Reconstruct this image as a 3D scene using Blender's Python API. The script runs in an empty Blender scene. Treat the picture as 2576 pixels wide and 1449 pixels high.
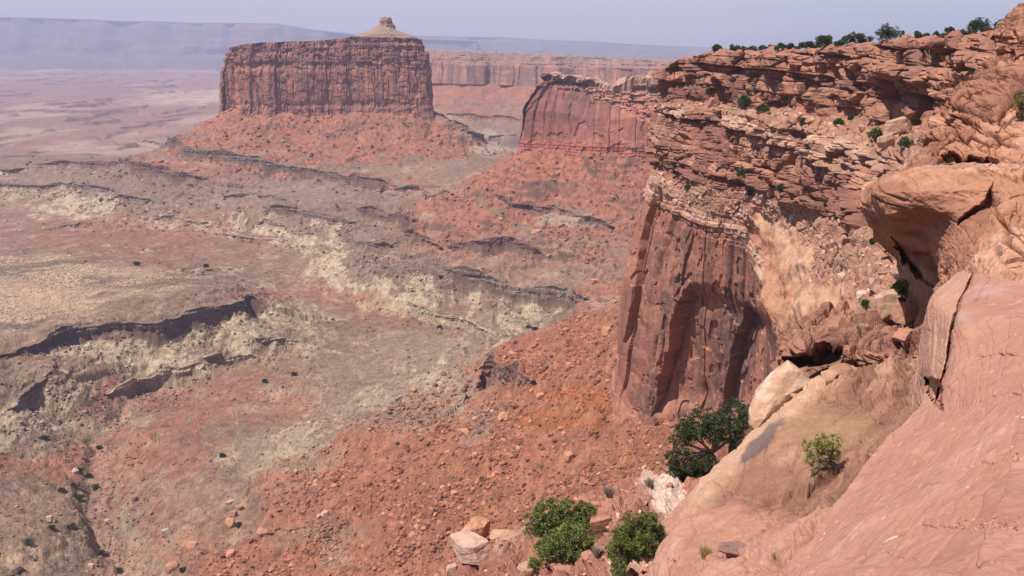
import bpy, math, random
import numpy as np
from mathutils import Vector

# ------------------------------------------------------------------ camera, world, sun, exposure
F_PX, CX, CY, W_PX, H_PX = 2231.0, 1288.0, 724.5, 2576.0, 1449.0
HORIZON_V = 95.0
PITCH = math.atan((CY - HORIZON_V) / F_PX)
CP, SP = math.cos(PITCH), math.sin(PITCH)
SUN = np.array([-0.42, -0.26, 0.87]); SUN /= np.linalg.norm(SUN)

scene = bpy.context.scene
col = scene.collection
cam_data = bpy.data.cameras.new("camera")
cam_data.sensor_width = 36.0
cam_data.lens = F_PX / W_PX * 36.0
cam_data.clip_start, cam_data.clip_end = 0.1, 80000.0
cam = bpy.data.objects.new("camera", cam_data)
cam.rotation_euler = (math.pi / 2 - PITCH, 0, 0)
col.objects.link(cam)
scene.camera = cam

world = bpy.data.worlds.new("World")
scene.world = world
world.use_nodes = True
nt = world.node_tree
nt.nodes.clear()
sky = nt.nodes.new("ShaderNodeTexSky")
sky.sky_type = 'NISHITA'
sky.sun_disc = False
sky.sun_elevation = math.asin(SUN[2])
sky.sun_rotation = math.atan2(SUN[0], SUN[1])
sky.altitude = 1800
sky.air_density, sky.dust_density, sky.ozone_density = 1.0, 2.5, 2.0
bg = nt.nodes.new("ShaderNodeBackground")
bg.inputs["Strength"].default_value = 0.075
wo = nt.nodes.new("ShaderNodeOutputWorld")
tint = nt.nodes.new("ShaderNodeMix"); tint.data_type = 'RGBA'; tint.blend_type = 'MULTIPLY'
tint.inputs[0].default_value = 1.0; tint.inputs[7].default_value = (1.5, 1.24, 1.2, 1)
nt.links.new(sky.outputs[0], tint.inputs[6])
nt.links.new(tint.outputs[2], bg.inputs[0])
nt.links.new(bg.outputs[0], wo.inputs[0])

sun_data = bpy.data.lights.new("sun", 'SUN')
sun_data.energy = 5.0
sun_data.angle = math.radians(0.5)
sun_data.color = (1.0, 0.95, 0.88)
sun = bpy.data.objects.new("sun", sun_data)
sun.rotation_euler = Vector(SUN).to_track_quat('Z', 'Y').to_euler()
col.objects.link(sun)

scene.view_settings.view_transform = 'Standard'
scene.view_settings.look = 'None'
scene.view_settings.exposure = 0.27
scene.view_settings.gamma = 1.0
scene.cycles.volume_bounces = 2
scene.cycles.max_bounces = 6
scene.cycles.diffuse_bounces = 3
RES = 1.0            # mesh density

# ------------------------------------------------------------------ survey maths: photo measurement -> world point
def PY(u, v, Y):
    a, b = (np.asarray(u, float) - CX) / F_PX, (CY - np.asarray(v, float)) / F_PX
    t = Y / (CP + b * SP)
    return np.stack(np.broadcast_arrays(a * t, Y, t * (-SP + b * CP)), -1).astype(float)

def PZ(u, v, z):
    a, b = (np.asarray(u, float) - CX) / F_PX, (CY - np.asarray(v, float)) / F_PX
    t = z / (-SP + b * CP)
    return np.stack(np.broadcast_arrays(a * t, t * (CP + b * SP), z), -1).astype(float)

def proj(P):
    d = P[..., 1] * CP - P[..., 2] * SP
    d = np.maximum(d, 0.01)
    return CX + F_PX * P[..., 0] / d, CY - F_PX * (P[..., 1] * SP + P[..., 2] * CP) / d

# ------------------------------------------------------------------ noise
_r = np.random.RandomState(7)
_P = np.concatenate([_r.permutation(256)] * 3).astype(np.int32)
_G = _r.randn(256, 3); _G = (_G / np.linalg.norm(_G, axis=1)[:, None]).astype(np.float32) * 1.5

def pn(x, y, z=None, seed=0):
    """gradient noise, about -1..1"""
    x = np.asarray(x, np.float32); y = np.asarray(y, np.float32)
    fx, fy = np.floor(x), np.floor(y)
    ix, iy = fx.astype(np.int32) & 255, fy.astype(np.int32) & 255
    dx, dy = x - fx, y - fy
    sx, sy = dx * dx * (3 - 2 * dx), dy * dy * (3 - 2 * dy)
    if z is None:
        def g(i, j):
            h = _P[_P[_P[(ix + i) & 255] + ((iy + j) & 255)] + (seed & 255)]
            return _G[h, 0] * (dx - i) + _G[h, 1] * (dy - j)
        a = g(0, 0); a += sx * (g(1, 0) - a)
        b = g(0, 1); b += sx * (g(1, 1) - b)
        return (a + sy * (b - a)) * 1.15
    z = np.asarray(z, np.float32) + seed * 17.3
    fz = np.floor(z); iz = fz.astype(np.int32) & 255; dz = z - fz
    sz = dz * dz * (3 - 2 * dz)
    r = None
    for k in (0, 1):
        def g(i, j):
            h = _P[_P[_P[(ix + i) & 255] + ((iy + j) & 255)] + ((iz + k) & 255)]
            return _G[h, 0] * (dx - i) + _G[h, 1] * (dy - j) + _G[h, 2] * (dz - k)
        a = g(0, 0); a += sx * (g(1, 0) - a)
        b = g(0, 1); b += sx * (g(1, 1) - b)
        c = a + sy * (b - a)
        r = c if r is None else r + sz * (c - r)
    return r

def fbm(x, y, z=None, o=4, seed=0, gain=0.5):
    r, a, t = 0.0, 1.0, 0.0
    for k in range(o):
        f = 2.03 ** k
        r = r + a * pn(x * f + 13.7 * k, y * f + 5.1 * k, None if z is None else z * f, seed + k)
        t += a; a *= gain
    return r / t * 1.35

def hash2(i, j, seed=0):
    h = (np.asarray(i).astype(np.int64) * 374761393 + np.asarray(j).astype(np.int64) * 668265263 + seed * 974711) & 0xffffffff
    h = ((h ^ (h >> 13)) * 1274126177) & 0xffffffff
    h = (h ^ (h >> 16)) & 0xffffff
    return (h / float(0xffffff)).astype(np.float32)

def worley(x, y, z, seed=0):
    """jointed blocks: hash of the nearest cell and distance to the joint"""
    x = np.asarray(x, np.float32); y = np.asarray(y, np.float32); z = np.asarray(z, np.float32)
    ix, iy, iz = np.floor(x).astype(np.int32), np.floor(y).astype(np.int32), np.floor(z).astype(np.int32)
    f1 = np.full(x.shape, 9, np.float32); f2 = f1.copy(); hh = np.zeros(x.shape, np.float32)
    for a in (-1, 0, 1):
        for b in (-1, 0, 1):
            for c in (-1, 0, 1):
                h = _P[_P[_P[(ix + a) & 255] + ((iy + b) & 255)] + ((iz + c + seed * 13) & 255)]
                d = (ix + a + 0.5 + 0.45 * _G[h, 0] / 1.5 - x) ** 2 + (iy + b + 0.5 + 0.45 * _G[h, 1] / 1.5 - y) ** 2 + (iz + c + 0.5 + 0.45 * _G[h, 2] / 1.5 - z) ** 2
                m = d < f1
                f2 = np.where(m, f1, np.minimum(f2, d)); f1 = np.where(m, d, f1); hh = np.where(m, h, hh)
    return hh / 255.0, np.sqrt(f2) - np.sqrt(f1)

def ss(a, b, x):
    t = np.clip((x - a) / (b - a), 0, 1)
    return t * t * (3 - 2 * t)

def mixc(c, d, m):
    return c + (np.asarray(d, np.float32) - c) * np.asarray(m, np.float32)[..., None]

def C3(shape, c):
    return np.broadcast_to(np.asarray(c, np.float32), tuple(shape) + (3,)).copy()

def seg_dist(x, y, pts, closed=False):
    """distance to a polyline and signed side (positive = right of travel)"""
    x = np.asarray(x, np.float32); y = np.asarray(y, np.float32)
    best = np.full(x.shape, 1e9, np.float32); side = np.zeros(x.shape, np.float32)
    n = len(pts)
    for i in range(n if closed else n - 1):
        ax, ay = pts[i][:2]; bx, by = pts[(i + 1) % n][:2]
        ex, ey = bx - ax, by - ay
        L = ex * ex + ey * ey + 1e-9
        t = np.clip(((x - ax) * ex + (y - ay) * ey) / L, 0, 1)
        qx, qy = x - ax - t * ex, y - ay - t * ey
        d = qx * qx + qy * qy
        m = d < best
        best = np.where(m, d, best)
        side = np.where(m, np.sign(ey * (x - ax) - ex * (y - ay)), side)
    return np.sqrt(best), side

def inside(x, y, pts):
    r = np.zeros(np.shape(x), bool)
    n = len(pts)
    for i in range(n):
        ax, ay = pts[i][:2]; bx, by = pts[(i + 1) % n][:2]
        if ay == by: continue
        c = ((ay > y) != (by > y)) & (x < (bx - ax) * (y - ay) / (by - ay) + ax)
        r ^= c
    return r

def polymask(u, v, pts, soft):
    """1 inside a polygon measured in photo coordinates, soft edge"""
    xs = [p[0] for p in pts]; ys = [p[1] for p in pts]
    m = np.zeros(np.shape(u), np.float32)
    box = (u > min(xs) - soft) & (u < max(xs) + soft) & (v > min(ys) - soft) & (v < max(ys) + soft)
    if not box.any(): return m
    uu, vv = u[box], v[box]
    d, _ = seg_dist(uu, vv, pts, True)
    sd = np.where(inside(uu, vv, pts), d, -d)
    m[box] = ss(-soft, soft, sd)
    return m

# ------------------------------------------------------------------ mesh helpers
def props(o, label=None, cat=None, group=None, kind=None):
    if label: o["label"] = label
    if cat: o["category"] = cat
    if group: o["group"] = group
    if kind: o["kind"] = kind
    return o

def make_mesh(name, V, faces, mat, colors=None, smooth=False, parent=None):
    """faces: (n,k) int array (k = 3 or 4)"""
    V = np.asarray(V, np.float32).reshape(-1, 3); faces = np.asarray(faces, np.int32)
    me = bpy.data.meshes.new(name)
    n, k = faces.shape
    me.vertices.add(len(V)); me.vertices.foreach_set("co", V.ravel())
    me.loops.add(n * k); me.loops.foreach_set("vertex_index", faces.ravel())
    me.polygons.add(n)
    me.polygons.foreach_set("loop_start", np.arange(0, n * k, k, dtype=np.int32))
    me.polygons.foreach_set("loop_total", np.full(n, k, np.int32))
    me.polygons.foreach_set("use_smooth", np.full(n, smooth, bool))
    if colors is not None:
        ca = me.color_attributes.new("Col", 'FLOAT_COLOR', 'POINT')
        c4 = np.ones((len(V), 4), np.float32); c4[:, :3] = np.clip(colors.reshape(-1, 3), 0.003, 0.9)
        ca.data.foreach_set("color", c4.ravel())
    me.materials.append(mat)
    me.update(calc_edges=True)
    o = bpy.data.objects.new(name, me)
    col.objects.link(o)
    if parent: o.parent = parent
    return o

def grid_faces(nr, nc, flip=False, wrap=False):
    i = np.arange(nr - 1)[:, None] * nc
    if wrap:
        j = np.arange(nc)[None]; j2 = (j + 1) % nc
    else:
        j = np.arange(nc - 1)[None]; j2 = j + 1
    f = np.stack([i + j, i + j2, i + nc + j2, i + nc + j], -1).reshape(-1, 4)
    return f[:, ::-1] if flip else f

def grid_normals(P, wrap=False):
    du = np.gradient(P, axis=1)
    if wrap:
        du[:, 0] = (P[:, 1] - P[:, -1]) / 2; du[:, -1] = (P[:, 0] - P[:, -2]) / 2
    dv = np.gradient(P, axis=0)
    n = np.cross(du, dv)
    n /= np.linalg.norm(n, axis=-1, keepdims=True) + 1e-9
    return n

def _interp(ctrl, t, smooth):
    """ctrl (K, ...) sampled at float index t"""
    K = len(ctrl)
    i = np.clip(np.floor(t).astype(int), 0, K - 2)
    f = (t - i).reshape((-1,) + (1,) * (ctrl.ndim - 1))
    p1, p2 = ctrl[i], ctrl[i + 1]
    lin = p1 + (p2 - p1) * f
    if smooth <= 0: return lin
    p0 = np.where((i > 0).reshape(f.shape), ctrl[np.maximum(i - 1, 0)], 2 * p1 - p2)
    p3 = np.where((i < K - 2).reshape(f.shape), ctrl[np.minimum(i + 2, K - 1)], 2 * p2 - p1)
    cr = 0.5 * (2 * p1 + (p2 - p0) * f + (2 * p0 - 5 * p1 + 4 * p2 - p3) * f ** 2 + (3 * p1 - p0 - 3 * p2 + p3) * f ** 3)
    return lin + (cr - lin) * smooth

def loft(ctrl, step=1.6, smooth_r=0.5, smooth_c=1.0, nmin=3, nmax=260):
    """ctrl (R,C,3) world points -> dense grid, row and column parameters; sample spacing from apparent size"""
    ctrl = np.asarray(ctrl, float)
    u, v = proj(ctrl)
    def params(d):
        out = [0.0]
        for k, L in enumerate(d):
            n = int(np.clip(L / (step / RES), nmin, nmax))
            out += list(k + (np.arange(n) + 1) / n)
        return np.array(out)
    dr = np.hypot(np.diff(u, axis=0), np.diff(v, axis=0)).max(1)
    dc = np.hypot(np.diff(u, axis=1), np.diff(v, axis=1)).max(0)
    tr, tc = params(dr), params(dc)
    a = _interp(ctrl, tr, smooth_r)
    b = np.swapaxes(_interp(np.swapaxes(a, 0, 1), tc, smooth_c), 0, 1)
    return b, tr, tc

def arc(P):
    """running length along the columns (m), from horizontal distances averaged over the rows"""
    d = np.hypot(np.diff(P[..., 0], axis=1), np.diff(P[..., 1], axis=1)).mean(0)
    return np.concatenate([[0], np.cumsum(d)])

def blocks(s, z, seed, h=(1.0, 3.5), wr=(1.0, 3.0), z0=-360, z1=320, edge=8, warp=0.35):
    """broken bedded rock: layers of blocks. Returns protrusion (0..1), crack (0 at joints .. 1), layer hash"""
    rs = np.random.RandomState(seed)
    zs = [z0]
    while zs[-1] < z1: zs.append(zs[-1] + rs.uniform(*h) * (2.2 if rs.rand() < 0.12 else 1))
    zs = np.array(zs); H = np.diff(zs)
    k = np.clip(np.searchsorted(zs, z, side='right') - 1, 0, len(H) - 1)
    hk = H[k]
    q = np.clip((z - zs[k]) / hk, 0, 1)
    wk = (H * rs.uniform(*wr, len(H)))[k] + 0.4
    f = s / wk + hash2(k, k * 3 + 1, seed) * 50 + warp * pn(s / (wk * 2.2), z / (hk * 1.5), seed=seed)
    j = np.floor(f); r = f - j
    lay = hash2(k, k * 0 + 7, seed + 1)
    blk = hash2(k, j, seed + 2)
    prof = 1 - np.abs(2 * q - 1) ** edge
    prof2 = 1 - np.abs(2 * r - 1) ** (edge * 1.5)
    return 0.55 * lay + 0.45 * blk, prof * prof2, lay, blk

def joints(s, z, seed, w=12.0, wob=0.35, zs=0.012):
    """vertical joints: columns of different protrusion; crack 0 at the joint"""
    rs = np.random.RandomState(seed)
    s = s + wob * w * (pn(s / (w * 1.7), z * zs * 2, seed=seed) + 0.35 * pn(s / w * 2.3, z * zs * 6, seed=seed + 3))
    lo, hi = float(s.min()) - 3 * w, float(s.max()) + 3 * w
    b = [lo]
    while b[-1] < hi: b.append(b[-1] + w * float(np.clip(rs.lognormal(-0.15, 0.65), 0.2, 3.2)))
    b = np.array(b)
    j = np.clip(np.searchsorted(b, s, side='right') - 1, 0, len(b) - 2)
    e = np.minimum(s - b[j], b[j + 1] - s)
    p = hash2(j, j * 0 + 2, seed)
    # a joint dies out here and there along its height
    act = ss(-0.25, 0.1, pn(z * zs * 3 + hash2(j, j, seed + 4) * 40, j * 0.73 + 0.1, seed=seed + 7))
    cw = 0.30 + 0.028 * w
    crack = 1 - np.exp(-(e / cw) ** 2) * act
    return p, crack, e

# ------------------------------------------------------------------ materials
def rock_mat(name, bump=(0.25, 1.0), scales=(0.4, 3.0), var=0.25, rough=0.93, streak=0.0, fine=1.0):
    m = bpy.data.materials.new(name); m.use_nodes = True
    t = m.node_tree; N, L = t.nodes, t.links
    bs = N["Principled BSDF"]
    bs.inputs["Roughness"].default_value = rough
    bs.inputs["Specular IOR Level"].default_value = 0.15
    geo = N.new("ShaderNodeNewGeometry")
    at = N.new("ShaderNodeAttribute"); at.attribute_name = "Col"
    prev = None
    val = None
    for k, sc in enumerate(scales):
        n = N.new("ShaderNodeTexNoise"); n.inputs["Scale"].default_value = sc
        n.inputs["Detail"].default_value = 6.0; n.inputs["Roughness"].default_value = 0.62
        L.new(geo.outputs["Position"], n.inputs["Vector"])
        mr = N.new("ShaderNodeMapRange")
        mr.inputs[1].default_value, mr.inputs[2].default_value = 0.25, 0.75
        mr.inputs[3].default_value, mr.inputs[4].default_value = 1 - var, 1 + var
        L.new(n.outputs["Fac"], mr.inputs[0])
        if val is None: val = mr.outputs[0]
        else:
            mu = N.new("ShaderNodeMath"); mu.operation = 'MULTIPLY'
            L.new(val, mu.inputs[0]); L.new(mr.outputs[0], mu.inputs[1]); val = mu.outputs[0]
        b = N.new("ShaderNodeBump"); b.inputs["Strength"].default_value = 1.0
        b.inputs["Distance"].default_value = bump[0] / sc * fine
        L.new(n.outputs["Fac"], b.inputs["Height"])
        if prev: L.new(prev.outputs[0], b.inputs["Normal"])
        prev = b
    mx = N.new("ShaderNodeVectorMath"); mx.operation = 'SCALE'
    L.new(at.outputs["Color"], mx.inputs[0]); L.new(val, mx.inputs["Scale"])
    L.new(mx.outputs[0], bs.inputs["Base Color"])
    L.new(prev.outputs[0], bs.inputs["Normal"])
    return m
# ------------------------------------------------------------------ valley floor and talus: one ground sheet
M_GROUND = rock_mat("ground_soil", bump=(0.35, 1), scales=(0.12, 0.8), var=0.30)
M_WALL = rock_mat("wall_rock", bump=(0.30, 1), scales=(0.10, 0.9), var=0.22)

CONTROLS = """0 650 -268;150 660 -268;350 670 -268;560 722 -268;635 745 -268;600 765 -268;500 795 -268;400 815 -268;270 825 -268;150 848 -268;70 872 -268;0 898 -268;250 740 -267;0 780 -267;120 720 -267
640 795 -288;500 852 -284;400 872 -284;270 872 -282;560 880 -296;400 920 -296;300 970 -300;660 880 -298;30 930 -275;130 932 -275;0 970 -276;130 985 -289;30 1035 -288;150 1050 -303;0 1120 -300;-150 900 -270;-150 700 -268
240 1120 -318;255 1200 -321;260 1300 -325;300 1400 -329;320 1449 -331;300 1040 -314;400 965 -308
100 1200 -311;0 1250 -303;100 1330 -305;0 1400 -302;180 1300 -316;150 1420 -314;-150 1300 -302
450 950 -304;600 930 -302;700 900 -303;350 1080 -310;450 1120 -307;600 1030 -303;350 1250 -316;500 1250 -309;420 1400 -320;600 1400 -312;700 1010 -304;760 970 -299
800 880 -302;1000 870 -300;1150 850 -300;800 1000 -301;1000 1000 -297;1130 960 -294;700 1150 -303;850 1150 -300;900 1230 -300;750 1300 -304;1050 1080 -292;800 1400 -306
600 700 -290;350 635 -290;200 595 -295;0 595 -297;0 540 -303;300 560 -303;500 640 -299;700 720 -299;800 780 -302
80 412 -262;200 412 -262;340 415 -262;0 418 -266;-150 418 -266;0 515 -306;150 520 -306;250 500 -300;0 465 -283;200 465 -283;-150 465 -283;400 470 -272;450 560 -300;550 600 -302
100 380 -325;300 335 -325;0 340 -328;0 300 -335;300 300 -335;0 230 -340;500 250 -335;0 195 -340;500 200 -340;-200 250 -338
600 480 -258;500 430 -243;700 520 -265;700 590 -298;600 600 -301;800 550 -270;820 640 -299;900 540 -260;1000 545 -260;950 590 -280;900 620 -294;1000 680 -300;850 700 -302
1020 590 -268;1280 600 -264;1200 640 -282;1130 680 -270;1250 700 -270;1350 720 -270;1440 740 -270;1500 700 -262;1300 660 -268;1130 730 -284;1050 770 -295;1200 790 -295;1350 790 -290;1250 830 -299;1420 770 -284;1000 760 -301;900 800 -303;1100 825 -301
1200 560 -246;1400 600 -242;1400 500 -215;1100 500 -232;1500 560 -222;1240 408 -205;1540 640 -228;1545 690 -226;1700 760 -230;1300 520 -228
1230 378 -302;1320 350 -298;1150 330 -290;1400 330 -290;1000 300 -300"""
ctl = np.array([[float(q) for q in t.split()] for t in CONTROLS.replace("\n", ";").split(";")])
CW = PZ(ctl[:, 0], ctl[:, 1], ctl[:, 2])
def _w(x, y):        # measure distances in log-range / bearing so near and far features weigh alike
    return np.log(np.maximum(y, 50.0)) * 1.6, x / np.maximum(y, 50.0) * 1.6
def _rbf_fit():
    a, b = _w(CW[:, 0], CW[:, 1])
    D = np.hypot(a[:, None] - a[None], b[:, None] - b[None])
    n = len(a)
    A = np.zeros((n + 1, n + 1)); A[:n, :n] = -D - 0.004 * np.eye(n); A[:n, n] = 1; A[n, :n] = 1
    s = np.linalg.solve(A, np.concatenate([CW[:, 2], [0]]))
    return a, b, s
_ra, _rb, _rs = _rbf_fit()

# feet of the cliffs (x, y), base height, slope near / far, distance of the change
def foot(lst): return [tuple(PY(u, v, Y)[:2]) for u, v, Y in lst]
BUTTE_FOOT = foot([(556, 275, 1800), (600, 285, 1775), (680, 290, 1765), (760, 292, 1765), (860, 303, 1760), (960, 312, 1755), (1040, 318, 1755), (1095, 322, 1765), (1098, 300, 1840), (1060, 290, 1930), (900, 280, 1960), (700, 270, 1940), (580, 268, 1880)])
FIN_FOOT = foot([(1308, 372, 1215), (1350, 380, 1195), (1420, 392, 1180), (1500, 405, 1165), (1580, 412, 1160), (1660, 420, 1165), (1900, 420, 1190), (1900, 380, 1330), (1500, 372, 1300), (1330, 366, 1260)])
HEAD_FOOT = [(78, 520), (60, 470), (46, 405), (43, 366), (50, 338), (62, 324), (70, 300), (74, 285), (68, 250), (62, 220), (60, 190), (50, 150), (48, 100), (140, 60), (600, 60), (600, 620), (140, 620)]
FAR_FOOT = foot([(980, 205, 3050), (1080, 207, 3000), (1180, 212, 2930), (1260, 212, 2960), (1360, 216, 2900), (1480, 220, 2850), (1650, 226, 2800), (1900, 235, 2700)]) + [(1500, 2700), (1500, 6500), (-700, 6500), (-560, 3600)]
FEET = [(BUTTE_FOOT, -143.0, 0.60, 95.0, 0.40), (FIN_FOOT, -146.0, 0.62, 100.0, 0.50), (HEAD_FOOT, -148.0, 0.66, 125.0, 0.50), (FAR_FOOT, -145.0, 0.42, 120.0, 0.28)]

def base_height(x, y):
    sh = np.shape(x); x = np.ravel(x).astype(np.float32); y = np.ravel(y).astype(np.float32)
    out = np.empty(len(x), np.float32)
    for c in range(0, len(x), 400000):
        xx, yy = x[c:c + 400000], y[c:c + 400000]
        a, b = _w(xx, yy); h = np.full(len(xx), _rs[-1])
        for i in range(len(_ra)): h -= _rs[i] * np.hypot(a - _ra[i], b - _rb[i])
        h = np.clip(h, -342, -196)
        h = np.where(yy > 9000, -341, h)
        wx = xx + 14 * pn(xx / 60, yy / 60, seed=11); wy = yy + 14 * pn(xx / 60, yy / 60, seed=12)
        gl = pn(xx / 34, yy / 34, seed=5)
        for P, zb, s1, d1, s2 in FEET:
            d, _ = seg_dist(wx, wy, P, True)
            d = np.where(inside(wx, wy, P), -np.minimum(d, 25), d)
            t = zb - s1 * np.clip(d, -25, d1) * (1 + 0.10 * gl) - s2 * np.maximum(d - d1, 0)
            k = 7.0
            m = np.maximum(h, t); h = np.where(m - np.minimum(h, t) < 40, m + k * np.log1p(np.exp(-np.abs(h - t) / k)) - 0.0, m)
        out[c:c + 400000] = h
    return out.reshape(sh)

def _rows():
    ys = [150.0]
    while ys[-1] < 17500:
        y = ys[-1]
        r = 0.0042 if y < 330 else 0.0021 if y < 1150 else 0.0017 if y < 1900 else 0.0030 if y < 9000 else 0.009
        ys.append(y * (1 + r / RES))
    return np.array(ys)
GT = np.linspace((-230 - CX) / F_PX / 0.93, (1820 - CX) / F_PX * 1.12, int(1050 * RES))   # x / y of the columns
GY = _rows()
GX2, GY2 = (GT[None] * GY[:, None]).astype(np.float32), np.broadcast_to(GY[:, None], (len(GY), len(GT))).astype(np.float32)
H = base_height(GX2, GY2)

def ground(x, y):
    """height of the ground sheet at world x, y"""
    x = np.asarray(x, float); y = np.asarray(y, float)
    i = np.clip(np.searchsorted(GY, y) - 1, 0, len(GY) - 2)
    fy = np.clip((y - GY[i]) / (GY[i + 1] - GY[i]), 0, 1)
    c = np.clip((x / y - GT[0]) / (GT[1] - GT[0]), 0, len(GT) - 1.001)
    j = c.astype(int); fx = c - j
    return (H[i, j] * (1 - fx) + H[i, j + 1] * fx) * (1 - fy) + (H[i + 1, j] * (1 - fx) + H[i + 1, j + 1] * fx) * fy

def hit(u, v):
    """where the line of sight through photo point (u, v) first meets the ground sheet"""
    u = np.atleast_1d(np.asarray(u, float)); v = np.atleast_1d(np.asarray(v, float))
    out = np.zeros((len(u), 3))
    Ys = GY[::2]
    for c in range(0, len(u), 4000):
        uu, vv = u[c:c + 4000, None], v[c:c + 4000, None]
        P = PY(uu, vv, Ys[None])
        below = P[..., 2] < ground(P[..., 0], np.broadcast_to(Ys[None], P.shape[:2]))
        k = np.argmax(below, 1); k = np.where(below.any(1), np.maximum(k, 1), len(Ys) - 1)
        lo, hi = Ys[k - 1].copy(), Ys[k].copy()
        for _ in range(12):
            mid = (lo + hi) / 2
            Q = PY(uu[:, 0], vv[:, 0], mid)
            b = Q[:, 2] < ground(Q[:, 0], Q[:, 1])
            hi = np.where(b, mid, hi); lo = np.where(b, lo, mid)
        Q = PY(uu[:, 0], vv[:, 0], hi); Q[:, 2] = ground(Q[:, 0], Q[:, 1])
        out[c:c + 4000] = Q
    return out

def pts(s): return [tuple(float(q) for q in t.split(",")) for t in s.split()]
# ledges of hard rock: photo polyline, drop (m), reach (m)
LEDGE_PATHS = []
LEDGES = [("0,905 70,880 140,850 270,832 400,832 500,800 600,768 642,745", 13, 40), ("642,745 620,735 560,718 470,700 350,668", 7, 25),
    ("0,1042 60,992 135,942", 13, 35), ("260,985 330,955 440,930 540,905 660,892", 9, 22), ("640,862 720,850 800,880", 6, 20),
    ("80,414 200,412 335,415 430,440 520,452", 16, 50), ("-60,466 100,470 200,465 290,480", 10, 30), ("-60,425 20,430 80,414", 8, 40), ("270,500 330,498 380,503", 7, 25),
    ("380,545 440,548 520,562", 8, 25), ("357,352 430,366 520,392 600,402 700,420 820,442 900,455 1000,470", 17, 34), ("560,490 640,486 720,505", 6, 25),
    ("660,520 750,532 830,548 890,556", 9, 30), ("885,533 940,540 1000,548 1045,566", 18, 32), ("1010,592 1060,598 1115,628", 10, 26),
    ("640,560 720,568 790,590", 7, 22), ("560,585 640,600 740,606", 6, 22), ("860,590 940,612 1000,610", 6, 20),
    ("1125,622 1200,618 1290,620 1360,642", 13, 30), ("1120,680 1180,700 1250,718 1330,745 1420,752 1490,748", 15, 34), ("1020,765 1100,790 1180,810 1275,852", 8, 22),
    ("80,575 180,568 250,558", 5, 25), ("90,592 200,582 330,586", 4, 22), ("300,620 380,630 450,620", 4, 18), ("380,668 450,680 545,682", 5, 22), ("600,672 680,690 760,700", 4, 18),
    ("930,470 1040,478 1130,500", 5, 25), ("1240,500 1330,512 1440,540 1545,576", 6, 22), ("840,860 930,858 960,840", 6, 16), ("650,1010 720,1000 760,955", 8, 14),
    ("1180,985 1225,942 1290,943 1345,960", 17, 20), ("1040,1100 1110,1060 1180,1010", 6, 14), ("860,1300 960,1240 1080,1200 1160,1170", 5, 10),
    ("170,1180 185,1250 215,1340 260,1420", 6, 12), ("380,1130 330,1230 345,1330 420,1440", 5, 14), ("0,1140 90,1110 200,1130", 4, 12), ("560,1130 640,1180 620,1260 520,1300", 3, 10), ("640,1160 720,1190 830,1180", 3, 10),
    ("400,760 500,748 590,740", 2, 14), ("0,640 90,628 200,650", 5, 22), ("1000,440 1080,470 1170,470", 4, 18), ("1350,450 1450,470 1560,500", 4, 20), ("1160,335 1230,345 1300,338", 8, 60), ("1120,290 1230,296 1340,305", 10, 60)]
led = np.zeros_like(H)
wx = GX2 + GY2 * (0.010 * pn(GX2 / 55, GY2 / 55, seed=21) + 0.006 * pn(GX2 / 14, GY2 / 14, seed=22)); wy = GY2 * (1 + 0.013 * pn(GX2 / 48, GY2 / 48, seed=23) + 0.006 * pn(GX2 / 12, GY2 / 12, seed=24))
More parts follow.
